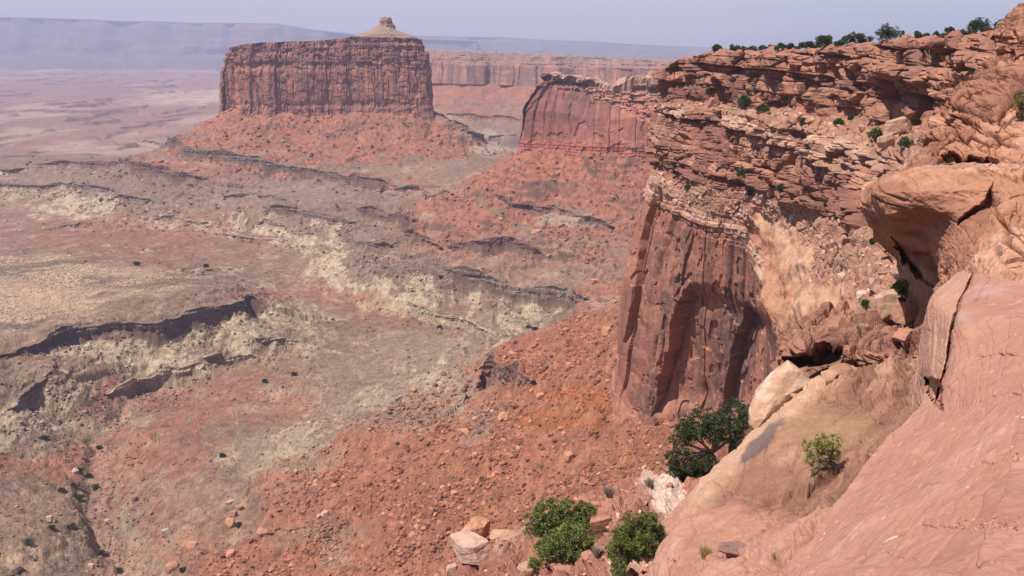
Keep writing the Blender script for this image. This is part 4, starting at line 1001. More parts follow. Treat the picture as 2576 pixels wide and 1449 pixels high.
# layered ledge with two dark hollows
N4Q = near("ledge", "brown layered rock ledge with two dark hollows", "rock ledge", [
    [(2040, 800, 74), (2110, 775, 74), (2190, 770, 73), (2270, 770, 71), (2350, 765, 68), (2430, 765, 66)],
    [(2005, 840, 67), (2080, 822, 66), (2160, 820, 65), (2250, 822, 63), (2340, 820, 60), (2430, 820, 58)],
    [(1984, 880, 61), (2060, 878, 59), (2150, 880, 58), (2250, 875, 56.5), (2340, 870, 54), (2430, 870, 52)],
    [(1990, 930, 60), (2060, 930, 58), (2150, 925, 57), (2240, 915, 55.5), (2340, 910, 53), (2430, 910, 51)],
    [(2010, 985, 60), (2080, 980, 58), (2160, 975, 57), (2240, 965, 55), (2340, 960, 52), (2430, 960, 50)],
    [(2020, 1060, 60), (2090, 1050, 58), (2160, 1040, 57), (2240, 1020, 55), (2340, 1010, 52), (2430, 1000, 50)]],
    320, amp=0.7, bed=0.9, bedh=(0.25, 0.8), smooth_shade=False, drop=(1.0, 8.0, -9.0), tint=((0.33, 0.165, 0.11), (0.40, 0.22, 0.15), (0.24, 0.11, 0.08)), pale=0.1, mat=M_HEAD,
    caves=[("1985,902 2040,893 2120,880 2112,905 2060,922 2000,922", 4.0), ("1996,942 2060,938 2150,905 2160,945 2130,975 2060,985 2010,975", 4.5)])
# outcrops to the right
N6Q = near("outcrop", "stacked orange sandstone outcrop with a smooth overhanging brow", "outcrop", [
    [(2560, 6, 104), (2600, 4, 104), (2700, 4, 104), (2760, 4, 104)],
    [(2550, 76, 101), (2600, 74, 100), (2700, 74, 100), (2760, 74, 100)],
    [(2540, 132, 97), (2590, 122, 97), (2640, 120, 96), (2760, 120, 95)],
    [(2440, 208, 86), (2505, 190, 83), (2580, 184, 80), (2760, 180, 78)],
    [(2402, 262, 80), (2470, 255, 76), (2576, 250, 72), (2760, 250, 70)],
    [(2385, 330, 75), (2460, 325, 70), (2576, 330, 66), (2760, 330, 63)],
    [(2350, 388, 71), (2450, 390, 66), (2576, 395, 61), (2760, 400, 58)],
    [(2290, 418, 68), (2440, 415, 64), (2576, 420, 59), (2760, 430, 56)],
    [(2206, 446, 63), (2330, 428, 59), (2460, 430, 56), (2760, 450, 52)],
    [(2200, 490, 59), (2330, 480, 54.5), (2480, 478, 53), (2760, 500, 48)],
    [(2222, 540, 58), (2330, 535, 54.5), (2450, 530, 52), (2760, 550, 45)],
    [(2240, 590, 62), (2320, 600, 58), (2420, 610, 50), (2760, 610, 41)],
    [(2290, 650, 64), (2340, 670, 58), (2410, 680, 48), (2760, 690, 37)],
    [(2310, 720, 64), (2350, 740, 55), (2420, 760, 44), (2760, 760, 33)],
    [(2310, 850, 60), (2350, 860, 50), (2420, 860, 40), (2760, 860, 30)]],
    330, amp=0.8, ext=(40.0, -2.0, 4.0), bed=1.15, joint=0.40, parting=1.6, bedw=lambda u, v, n: 0.06 + 0.94 * ss(70, 100, v) * np.maximum(ss(428, 405, v + 20 * n), ss(2460, 2500, u - (v - 450) * 0.3 + 20 * n)), bedh=(0.45, 1.7), drop=(4.0, 12.0, -3.0), tint=(ORR, ORP, ORD), pale=0.25, crossbed=0.05, mat=M_HEAD, smooth=(0.3, 0.5), smooth_shade=False,
    caves=[("2350,392 2440,402 2530,418 2576,432 2576,450 2500,440 2420,425 2350,408", 3.0), ("2500,470 2490,510 2420,550 2400,560 2430,535 2478,495", 1.5), ("2240,600 2290,640 2330,640 2360,690 2340,720 2300,700 2270,650", 5.0), ("2530,140 2590,128 2600,150 2540,165", 3)])
# pink dome underfoot
def dome_extra(Q, C, u, v, a, b):
    C = mixc(C, np.array(PINK) * 1.06, 0.65 + 0 * a)
    C = mixc(C, (0.54, 0.33, 0.24), ss(0.20, 0.27, fbm(Q[..., 0] / 0.9, Q[..., 1] / 0.7, Q[..., 2] / 0.4, o=5, seed=345)) * ss(820, 1000, v) * 0.28)
    C = mixc(C, (0.26, 0.14, 0.11), ss(0.36, 0.42, fbm(Q[..., 0] / 0.4, Q[..., 1] / 0.3, Q[..., 2] / 0.2, o=3, seed=347)) * 0.5)
    C = mixc(C, (0.42, 0.27, 0.24), ss(0.0, 0.4, a) * ss(900, 760, v) * 0.7)
    gl = np.interp(v, [690, 745, 800, 880, 950, 1010], [2445, 2418, 2402, 2385, 2370, 2352])
    side = ss(1035, 1005, v) * ss(4, -6, u - gl)
    C = mixc(C, (0.46, 0.25, 0.175), side)
    gr = np.exp(-((u - gl) / 3.5) ** 2) * ss(1030, 1000, v)
    r = Q / np.linalg.norm(Q, axis=-1, keepdims=True)
    Q = Q + r * (gr * 1.6)[..., None]
    C = mixc(C, (0.75, 0.68, 0.62), 0.6 * ss(0.66, 0.72, fbm(Q[..., 0] / 0.5, Q[..., 1] / 0.25, Q[..., 2] / 0.2, o=2, seed=349)) * 0.7)
    return Q, C
N7Q = near("slickrock_dome", "smooth pink slickrock dome filling the near corner", "slickrock", [
    [(2405, 700, 44), (2445, 688, 36), (2490, 694, 34), (2600, 715, 32), (2760, 730, 30)],
    [(2345, 745, 42), (2420, 745, 33), (2475, 745, 31), (2600, 755, 28.5), (2760, 760, 26.5)],
    [(2330, 780, 39), (2402, 800, 28.5), (2470, 800, 27), (2600, 800, 25), (2760, 800, 23)],
    [(2316, 860, 37), (2385, 880, 26.5), (2460, 890, 24.5), (2600, 900, 21), (2760, 900, 19)],
    [(2312, 930, 34), (2370, 950, 25), (2450, 960, 22), (2600, 970, 18.4), (2760, 970, 16.5)],
    [(2326, 985, 31), (2352, 1010, 24), (2440, 1030, 20), (2600, 1040, 16), (2760, 1040, 14.4)],
    [(2300, 1065, 25), (2300, 1068, 22.5), (2400, 1090, 18.4), (2600, 1110, 14.2), (2760, 1110, 12.6)],
    [(2225, 1135, 23), (2222, 1140, 21), (2340, 1170, 16.8), (2600, 1190, 12.3), (2760, 1190, 11)],
    [(2155, 1225, 21), (2150, 1230, 19), (2290, 1250, 15), (2600, 1270, 10.6), (2760, 1270, 9.5)],
    [(2092, 1310, 19), (2088, 1318, 17), (2240, 1330, 13.4), (2600, 1350, 9.3), (2760, 1350, 8.3)],
    [(2035, 1392, 17), (2030, 1400, 15.5), (2190, 1410, 12), (2600, 1430, 8.2), (2760, 1430, 7.3)],
    [(1985, 1470, 16), (1980, 1480, 14.2), (2150, 1490, 10.8), (2600, 1510, 7.3), (2760, 1510, 6.5)]],
    340, amp=0.11, ext=(18.0, 1.0, 1.5), extrow=(-0.4, -5.0, 0.2), cracks=[("2400,1190 2480,1165 2560,1150 2640,1150", 1.8, 0.07), ("2230,1345 2320,1318 2400,1322 2470,1300", 1.8, 0.05), ("2430,905 2510,888 2600,900", 2.0, 0.12), ("2470,800 2540,792 2640,815", 2.0, 0.12), ("2455,1010 2520,985 2570,990", 1.6, 0.06), ("2150,1400 2230,1390 2300,1405", 1.6, 0.03)], parting=0.10, joint=0.0, bed=0.05, bedh=(0.12, 0.4), drop=(1.5, 3.0, -6.0), tint=(PINK, PINKP, PINKD), pale=0.3, step=1.3, mat=M_DOME, extra=dome_extra, caves=[("2326,950 2358,955 2372,985 2368,1030 2350,1015 2334,985", 3.5)])
# ------------------------------------------------------------------ boulders and rubble
import bmesh
def _ico(sub):
    bm = bmesh.new(); bmesh.ops.create_icosphere(bm, subdivisions=sub, radius=1.0)
    V = np.array([q.co[:] for q in bm.verts]); Fc = np.array([[q.index for q in f.verts] for f in bm.faces]); bm.free()
    return V / np.linalg.norm(V, axis=1)[:, None], Fc
ICO = {k: _ico(k) for k in (1, 2, 3, 4, 5)}
def rock_shape(seed, sub=3, planes=11, rough=0.03, flat=1.0):
    """broken block: a sphere cut by random planes"""
    D, Fc = ICO[sub]; rs = np.random.RandomState(seed)
    n = rs.randn(planes, 3); n /= np.linalg.norm(n, axis=1)[:, None]
    n = np.concatenate([n, [[0, 0, 1], [0.15, 0.1, -1]]]); n /= np.linalg.norm(n, axis=1)[:, None]
    o = np.concatenate([rs.uniform(0.55, 0.95, planes), [0.62 * flat, 0.5]])
    dots = D @ n.T
    r = np.min(np.where(dots > 0.08, o[None] / np.maximum(dots, 0.08), 9), axis=1)
    r = np.minimum(r, 1.25)
    V = D * r[:, None]
    if rough: V = V * (1 + rough * fbm(V[:, 0] * 2.5, V[:, 1] * 2.5, V[:, 2] * 2.5, o=3, seed=seed % 50) + 0.02 * (hash2(np.floor(V[:, 2] * 9 + V[:, 0] * 2), np.zeros(len(V)), seed) - 0.5))[:, None]
    V /= np.abs(V).max(0)
    return V, Fc
ROCKPAL = {"red": (0.40, 0.19, 0.13), "orange": (0.50, 0.245, 0.145), "pale": (0.50, 0.315, 0.235), "dark": (0.235, 0.14, 0.115), "tan": (0.46, 0.28, 0.19), "grey": (0.40, 0.35, 0.31)}
def rot_z(V, a):
    c, s_ = math.cos(a), math.sin(a)
    return np.stack([V[:, 0] * c - V[:, 1] * s_, V[:, 0] * s_ + V[:, 1] * c, V[:, 2]], 1)
def rock_colors(V, pal, seed):
    c = np.array(ROCKPAL[pal])
    k = 1 + 0.18 * fbm(V[:, 0] * 1.5, V[:, 1] * 1.5, V[:, 2] * 4, o=3, seed=seed % 40)
    C = np.broadcast_to(c, V.shape) * k[:, None]
    return mixc(C, c * 0.55, ss(0.15, 0.45, fbm(V[:, 0] * 2, V[:, 1] * 2, V[:, 2] * 2, o=3, seed=seed % 31)) * 0.6)
M_ROCK = rock_mat("boulder_rock", bump=(0.12, 1), scales=(1.2, 6.0), var=0.14)

_uv = {}
def on(Q, key):
    """pick the visible point of a built surface at a photo position"""
    if key not in _uv:
        a, b = proj(Q); _uv[key] = (a.ravel(), b.ravel(), Q.reshape(-1, 3))
    a, b, P = _uv[key]
    def f(u, v):
        d = np.hypot(a - u, b - v); i = np.where(d < max(2.5, d.min() + 1.0))[0]
        return P[i[np.argmin(P[i, 1])]].copy()
    return f
on_head, on_terr, on_fin, on_ledge, on_out, on_dome = on(HEADQ, 0), on(N1Q, 1), on(N2Q, 2), on(N4Q, 3), on(N6Q, 4), on(N7Q, 5)
def px(P): return float((P[1] * CP - P[2] * SP) / F_PX)       # metres per photo unit at P
def on_ground(u, v): return hit(u, v)[0]

def boulder(where, u, v, w, h, pal, label, seed, cat="boulder", depth=0.9, tilt=0.0, turn=None, group=None, planes=11, sub=4, name="boulder", rough=0.03):
    """u, v = middle of the foot; w, h = apparent size in photo units"""
    P = where(u, v); m = px(P); rs = np.random.RandomState(seed)
    V, Fc = rock_shape(seed, sub, planes, rough)
    V = rot_z(V, rs.uniform(0, 6.28)); V /= np.abs(V).max(0)
    C = rock_colors(V, pal, seed)
    hh = h * m * 0.92
    V = V * np.array([w * m / 2, w * m / 2 * depth, hh / 2])
    if tilt:
        c, s_ = math.cos(tilt), math.sin(tilt); V = np.stack([V[:, 0] * c - V[:, 2] * s_, V[:, 1], V[:, 0] * s_ + V[:, 2] * c], 1)
    V[:, 2] -= V[:, 2].min() + 0.18 * hh
    V[:, 1] += w * m * 0.25 * depth
    o = make_mesh(name, V, Fc, M_ROCK, C)
    o.location = P
    props(o, label, cat, group)
    return o
NAMED = [
    (on_terr, 1190, 1404, 118, 66, "pale", "big pale tilted boulder on the terrace left of the junipers", 3, .9, .12), (on_terr, 1268, 1352, 80, 20, "tan", "long flat slab with a dark edge beside the big pale boulder", 14, .5, .0),
    (on_terr, 1200, 1338, 84, 66, "orange", "rounded orange striped boulder behind the big pale boulder", 5, .9, 0), (on_terr, 1108, 1342, 48, 38, "orange", "orange boulder with a dark crack at the terrace edge", 27, .9, .1),
    (on_terr, 1185, 1432, 50, 30, "pale", "low pale boulder just below the big pale boulder", 19, .9, 0), (on_terr, 1143, 1449, 42, 44, "pale", "upright pale boulder at the lower end of the terrace", 22, .8, 0),
    (on_terr, 1502, 1352, 76, 72, "red", "three-cornered red slab leaning behind the middle juniper", 31, .5, .1), (on_terr, 1497, 1290, 32, 34, "red", "red block upslope of the leaning three-cornered slab", 33, .9, 0),
    (on_terr, 1475, 1268, 44, 18, "red", "flat red rock at the back edge of the terrace", 35, .9, 0), (on_terr, 1330, 1440, 60, 30, "tan", "flat tan rock below the lowest juniper branches", 37, .9, 0),
    (on_terr, 1480, 1410, 40, 30, "red", "red rock between the two green junipers", 38, .9, 0), (on_terr, 1420, 1446, 90, 34, "red", "broad pinkish rock at the foot of the twin junipers", 39, .8, 0),
    (on_ground, 582, 1328, 30, 34, "orange", "tall reddish boulder casting a dark shadow on the valley floor", 41, .8, .2), (on_ground, 588, 1303, 20, 22, "red", "smaller block perched behind the tall reddish boulder", 43, .8, .2),
    (on_ground, 120, 1312, 21, 15, "pale", "lone pale boulder on the brown mound left of the wash", 45, .9, 0), (on_ground, 429, 1442, 46, 30, "red", "big wedge-shaped red boulder beside the lower wash", 47, .6, .35),
    (on_ground, 817, 1305, 25, 23, "pale", "bright pale block low on the orange talus", 49, .9, 0), (on_ground, 420, 1346, 28, 22, "grey", "grey tilted slab near the wash", 51, .6, .3),
    (on_ground, 663, 1347, 44, 18, "red", "flat layered red rock on the lower talus", 53, .7, 0), (on_ground, 482, 1378, 36, 17, "orange", "flat orange slab pile near the tall reddish boulder", 55, .7, 0),
    (on_ground, 576, 1404, 32, 22, "orange", "orange slab below the tall reddish boulder", 57, .9, .1), (on_ground, 576, 1269, 24, 11, "pale", "thin pale slab lying on the grey plain", 59, .8, 0),
    (on_ground, 604, 1283, 18, 13, "red", "small red cube-like block right of the thin pale slab", 61, .9, 0), (on_ground, 227, 1434, 17, 19, "pale", "rounded pale boulder beside dark shrubs at the bottom of the wash", 63, .9, 0),
    (on_ground, 38, 1441, 32, 18, "dark", "dark red boulder at the lower left of the valley", 65, .9, 0), (on_ground, 269, 1319, 18, 14, "pale", "pale boulder on the edge of the dry wash", 67, .9, 0),
    (on_ground, 337, 1262, 18, 15, "dark", "dark angular boulder just right of the wash", 69, .9, 0), (on_ground, 190, 1190, 26, 12, "pale", "pair-sized pale block on the red slope left of the wash", 71, .8, 0),
    (on_ground, 1266, 1056, 30, 19, "orange", "large orange block high on the talus below the dark ledge", 73, .9, .1), (on_ground, 1172, 1096, 28, 20, "orange", "orange block left of the large block on the talus", 75, .9, 0),
    (on_ground, 1358, 1006, 28, 17, "orange", "orange block on the talus right of the dark ledge", 77, .9, .15), (on_ground, 1194, 1152, 17, 19, "pale", "white block standing out on the orange talus", 79, .8, .2),
    (on_ground, 1435, 1158, 34, 23, "orange", "wide orange boulder in the middle of the near talus", 81, .9, 0), (on_ground, 1144, 1250, 24, 18, "orange", "round orange boulder in the dark rubble band", 83, .9, 0),
    (on_ground, 1293, 899, 27, 17, "orange", "rounded orange boulder near the talus crest", 85, .9, 0), (on_ground, 1298, 924, 27, 20, "tan", "tan boulder just below the talus crest", 87, .9, 0),
    (on_ground, 1432, 928, 19, 21, "orange", "orange boulder midway between the crest and the great wall", 89, .9, 0), (on_ground, 1345, 875, 17, 17, "red", "square red block on the talus crest", 91, .9, 0),
    (on_ground, 1527, 845, 26, 28, "orange", "upright orange boulder beside the great wall", 93, .8, 0), (on_ground, 1348, 588, 27, 13, "orange", "long orange boulder on the far grey slope", 95, .8, 0),
    (on_ground, 1411, 571, 21, 13, "orange", "orange boulder upslope of the long orange boulder", 97, .9, 0), (on_ground, 1497, 713, 23, 13, "orange", "orange boulder alone on the brown bench by the great wall", 99, .9, 0),
    (on_ground, 1482, 630, 19, 16, "red", "red boulder in the rubble left of the great wall's top", 101, .9, 0), (on_ground, 1383, 648, 18, 10, "red", "flat red boulder at the back of the brown bench", 103, .9, 0),
    (on_ledge, 2226, 800, 80, 84, "tan", "large tan boulder with a dark hollow at the end of the cove", 105, .8, .15), (on_ledge, 2285, 806, 84, 56, "red", "layered red block on the ledge beside the large tan boulder", 107, .8, 0),
    (on_ledge, 2285, 864, 74, 46, "red", "red block with a black gap beneath it", 109, .8, 0), (on_head, 2285, 700, 84, 54, "tan", "shaded flat-topped block under the overhanging brow", 111, .9, 0),
    (on_head, 2263, 340, 84, 46, "tan", "big leaning tan slab on the upper debris bench", 113, .6, .25), (on_head, 2241, 366, 62, 38, "tan", "second leaning slab in front of the big tan slab", 115, .6, .3),
    (on_head, 2002, 308, 42, 28, "red", "split red boulder under the upper cliff", 117, .9, .1), (on_head, 2040, 305, 34, 19, "red", "round red boulder right of the split boulder", 119, .9, 0),
    (on_head, 1793, 264, 38, 27, "red", "red boulder at the foot of the cliff near the headland's tip", 121, .9, 0), (on_head, 1825, 270, 32, 10, "red", "flat red slab beside the boulder near the headland's tip", 123, .7, 0),
    (on_fin, 1850, 1392, 96, 30, "dark", "dark red broken slab lying on the pink slickrock", 125, .5, .05), (on_fin, 2226, 1130, 24, 22, "red", "small red block wedged where the fin meets the dome", 127, .9, .3),
    (on_fin, 1985, 985, 20, 10, "tan", "small tan block on the top end of the slickrock fin", 129, .9, 0)]
for w_, u_, v_, ww, hh, pal, lab, sd, dp, tl in NAMED:
    boulder(w_, u_, v_, ww, hh, pal, lab, sd, depth=dp, tilt=tl, sub=5 if ww > 60 else 4, planes=17 if ww > 70 else 11, rough=0.06 if ww > 70 else 0.03)
# pale slab propped above a dark gap at the top of the fin: outline measured on the photograph, real thickness
def slab_block(outline, Y0, thick, tiltY, pal, label, seed):
    q = np.array(pts(outline)); P = PY(q[:, 0], q[:, 1], Y0 + tiltY * (q[:, 1].max() - q[:, 1]))
    n = len(P); c = P.mean(0); cen_ = c + np.array([0.3, thick * 0.6, -0.1])
    ring = []
    K = 160
    e = np.concatenate([P, P[:1]]); L_ = np.concatenate([[0], np.cumsum(np.linalg.norm(np.diff(e, axis=0), axis=1))]); tt = np.linspace(0, L_[-1], K, endpoint=False)
    e = np.stack([np.interp(tt, L_, e[:, i]) for i in range(3)], 1)
    back = np.array([0.25, 1.0, -0.25]) * thick
    prof = [(0.0, 0.0), (0.4, 0.03), (0.75, 0.10), (0.93, 0.2), (0.99, 0.34), (1.0, 0.5), (0.99, 0.65), (0.93, 0.85), (0.8, 0.97), (0.4, 1.0), (0.0, 1.0)]
    pr = _interp(np.array(prof), np.linspace(0, len(prof) - 1, 90), 0.7)
    V = c + (e[None] - c) * pr[:, 0][:, None, None] + back[None, None] * (pr[:, 1][:, None, None] - 0.5 * (1 - 0))
    V = V + 0.16 * fbm(V[..., 0] / 1.6, V[..., 1] / 1.6, V[..., 2] / 1.1, o=4, seed=seed)[..., None] * np.array([0.3, -1, 0.5])
    base = np.array([c[0], c[1], V[..., 2].min()])
    C = mixc(C3(V.shape[:2], ROCKPAL["tan"]), (0.62, 0.45, 0.33), ss(-0.1, 0.3, fbm(V[..., 0] / 1.2, V[..., 1] / 1.2, V[..., 2] / 0.6, o=4, seed=seed + 3)) * 0.8)
    o = make_mesh("rock_slab", V - base, grid_faces(90, K, wrap=True), M_ROCK, C, smooth=True); o.location = base
    props(o, label, "slab")
slab_block("1982,906 2020,935 2042,958 2003,985 1962,1022 1925,1058 1897,1086 1884,1068 1884,1030 1900,985 1935,940", 52.0, 2.2, 0.012, "tan", "huge pale slab propped above a dark gap at the top of the slickrock fin", 131)

# boulders on the slopes: one mesh per shape and colour, copied
rs = np.random.RandomState(99)
shapes = {}
def shape_mesh(pal, k):
    if (pal, k) not in shapes:
        V, Fc = rock_shape(1000 + k * 7, 2, 9, 0.02)
        V = V * np.array([1, 0.8, 0.55]) * 0.5
        o = make_mesh("boulder", V, Fc, M_ROCK, rock_colors(V, pal, k))
        shapes[(pal, k)] = o.data; bpy.data.objects.remove(o)
    return shapes[(pal, k)]
_area = np.abs(np.gradient(gu, axis=1) * np.gradient(gv, axis=0))
_w = (0.10 + 0.9 * tal + 0.9 * near_tal + 0.45 * inz + 0.5 * ss(60, 15, dw) + 1.8 * ss(1.2, 0.6, np.hypot((gu - 1035) / 90, (gv - 668) / 28)) + 1.1 * ss(0.8, 2.5, -led) * ss(1.5, 0.9, slope) + 0.10 * ss(0.1, 0.3, slope)) * (GY2 < 2300) * (1 - 0.95 * bench) * ss(1.7, 1.0, slope) * (gu > -30) * (gu < 1720) * (gv < 1470) * (gv > 262) * _area
_w = _w * np.clip(0.65 + 1.2 * fbm(GX2 / 30, GY2 / 30, o=2, seed=120), 0.08, 2)
_cdf = np.cumsum(_w.ravel()); _cdf /= _cdf[-1]
def talus_samples(n, seed):
    r_ = np.random.RandomState(seed)
    k = np.searchsorted(_cdf, r_.rand(n)); i, j = np.unravel_index(np.minimum(k, _cdf.size - 1), H.shape)
    P = GV[i, j].astype(float); dx = GY[i] * (GT[1] - GT[0])
    P[:, 0] += r_.uniform(-.5, .5, n) * dx; P[:, 1] += r_.uniform(-.5, .5, n) * P[:, 1] * 0.003
    P[:, 2] = ground(P[:, 0], P[:, 1])
    return P, near_tal[i, j] > 0.4, A[i, j], tal[i, j] > 0.5
P, nt_, AC, tl_ = talus_samples(215, 5)
for q in range(len(P)):
    size = rs.uniform(9, 22) * px(P[q]) * (1.0 if nt_[q] else 0.62)
    pal = rs.choice(["red", "orange", "pale", "tan"], p=[.3, .4, .1, .2]) if nt_[q] else rs.choice(["red", "pale", "dark", "tan"], p=[.45, .2, .15, .2])
    o = bpy.data.objects.new("boulder", shape_mesh(str(pal), int(rs.randint(6))))
    col.objects.link(o)
    o.location = P[q] + np.array([0, 0, size * 0.12]); o.rotation_euler = (rs.uniform(-.35, .35), rs.uniform(-.35, .35), rs.uniform(0, 6.28)); o.scale = (size, size, size * rs.uniform(.7, 1.2))
    word = {"red": "red", "orange": "orange", "pale": "pale", "tan": "tan", "dark": "dark brown"}[str(pal)]
    place = "near orange talus below the great wall" if nt_[q] else ("red talus under the flat-topped butte" if tl_[q] and P[q][1] > 1100 and P[q][0] < 20 else "red talus below the sandstone fin" if tl_[q] else "open valley floor")
    props(o, f"one of many {word} boulders scattered on the {place}", "boulder", f"{word} boulders on the {place}")

def rubble(name, P, size, seed, palette, label, squash=0.6, sub=1):
    """countless small stones as one mesh"""
    r_ = np.random.RandomState(seed); n = len(P)
    D, Fc = ICO[sub] if sub > 1 else ICO[1]
    bank = []
    for k in range(12):
        V, _ = rock_shape(3000 + k, sub, 8, 0.0); bank.append(V * 0.5)
    bank = np.array(bank)
    k = r_.randint(0, 12, n); a = r_.uniform(0, 6.28, n); b = r_.uniform(-.5, .5, n)
    V = bank[k]                                               # n, m, 3
    sc = np.stack([np.ones(n), r_.uniform(.6, 1, n), squash * r_.uniform(.6, 1.3, n)], 1) * size[:, None]
    V = V * sc[:, None, :]
    x = V[..., 0] * np.cos(b)[:, None] - V[..., 2] * np.sin(b)[:, None]; z = V[..., 0] * np.sin(b)[:, None] + V[..., 2] * np.cos(b)[:, None]
    V = np.stack([x * np.cos(a)[:, None] - V[..., 1] * np.sin(a)[:, None], x * np.sin(a)[:, None] + V[..., 1] * np.cos(a)[:, None], z], -1)
    V += P[:, None, :] + np.array([0, 0, 1.0]) * (size * 0.10)[:, None, None]
    pal = (np.array(palette) if len(palette) == n else np.array(palette)[r_.randint(0, len(palette), n)]) * r_.uniform(.8, 1.2, n)[:, None]
    C = np.broadcast_to(pal[:, None], V.shape)
    m = V.shape[1]
    Fa = (Fc[None] + (np.arange(n) * m)[:, None, None]).reshape(-1, 3)
    o = make_mesh(name, V.reshape(-1, 3), Fa, M_ROCK, C.reshape(-1, 3))
    props(o, label, kind="stuff")
P, nt_, AC, _ = talus_samples(52000, 7)
sz = np.where(nt_, np.clip(2.5 * (rs.pareto(1.7, len(P)) + 1) * np.clip(1 + 0.8 * pn(P[:, 0] / 28, P[:, 1] / 28, seed=122), 0.5, 1.8), 2.2, 17), np.clip(1.9 * (rs.pareto(2.0, len(P)) + 1), 1.8, 11)) * ((P[:, 1] * CP - P[:, 2] * SP) / F_PX)
def local(AC, seed): return np.clip(AC * np.random.RandomState(seed).choice([0.65, 0.88, 1.0, 1.15, 1.4], len(AC), p=[.2, .2, .25, .2, .15])[:, None], 0.03, 0.65)
rubble("rubble", P[nt_], sz[nt_], 1, local(AC[nt_] ** 0.6 * np.mean(AC[nt_], 0) ** 0.4, 1) * 1.05, "small stones strewn over the near orange talus")
rubble("rubble", P[~nt_], sz[~nt_], 2, local(AC[~nt_], 2), "small stones strewn over the far slopes and valley floor")
# debris on the headland benches
idx = np.where((soil * (tr[:, None] > -1)).ravel() > 0.6)[0] if soil.shape == HEADQ.shape[:2] else np.array([], int)
HP = HEADQ.reshape(-1, 3)
idx = rs.choice(idx, min(5000, len(idx)), replace=False)
Ph = HP[idx]; szh = np.clip(0.22 * rs.pareto(1.7, len(idx)) + 0.25, 0.25, 2.4)
rubble("debris", Ph, szh, 3, [(0.47, 0.28, 0.20), (0.52, 0.36, 0.27), (0.38, 0.20, 0.15), (0.34, 0.19, 0.145)], "broken stones lying on the headland benches")
TP = N1Q.reshape(-1, 3); sel = rs.choice(len(TP), 2600, replace=False)
rubble("debris", TP[sel], np.clip(0.06 * rs.pareto(1.6, 2600) + 0.06, 0.05, 0.6), 4, [(0.48, 0.25, 0.18), (0.40, 0.18, 0.125), (0.58, 0.40, 0.31)], "small red stones lying on the juniper terrace")
q_ = np.array([on_dome(2500 + rs.normal(0, 45), 1317 + rs.normal(0, 9)) for _ in range(150)])
rubble("chips", q_, rs.uniform(0.02, 0.07, 150), 5, [(0.34, 0.15, 0.11), (0.42, 0.22, 0.16)], "patch of red rock chips in a hollow of the pink dome", 0.4)

# ------------------------------------------------------------------ junipers, shrubs and grass
def leaf_mat(name, rough=0.75):
    m = bpy.data.materials.new(name); m.use_nodes = True
    N, L = m.node_tree.nodes, m.node_tree.links
    b = N["Principled BSDF"]; b.inputs["Roughness"].default_value = rough; b.inputs["Specular IOR Level"].default_value = 0.15
    at = N.new("ShaderNodeAttribute"); at.attribute_name = "Col"
    L.new(at.outputs["Color"], b.inputs["Base Color"])
    return m
M_LEAF = leaf_mat("juniper_leaf"); M_BARK = leaf_mat("juniper_bark", 0.95)
def tube(path, radii, k=6):
    path = np.asarray(path, float); n = len(path)
    tg = np.gradient(path, axis=0); tg /= np.linalg.norm(tg, axis=1)[:, None] + 1e-9
    ref = np.array([0.3, 0.9, 0.2]); a = np.cross(tg, ref); a /= np.linalg.norm(a, axis=1)[:, None] + 1e-9; b = np.cross(tg, a)
    th = np.linspace(0, 2 * math.pi, k, endpoint=False)
    V = path[:, None] + np.asarray(radii)[:, None, None] * (a[:, None] * np.cos(th)[None, :, None] + b[:, None] * np.sin(th)[None, :, None])
    return V.reshape(-1, 3), grid_faces(n, k, wrap=True)
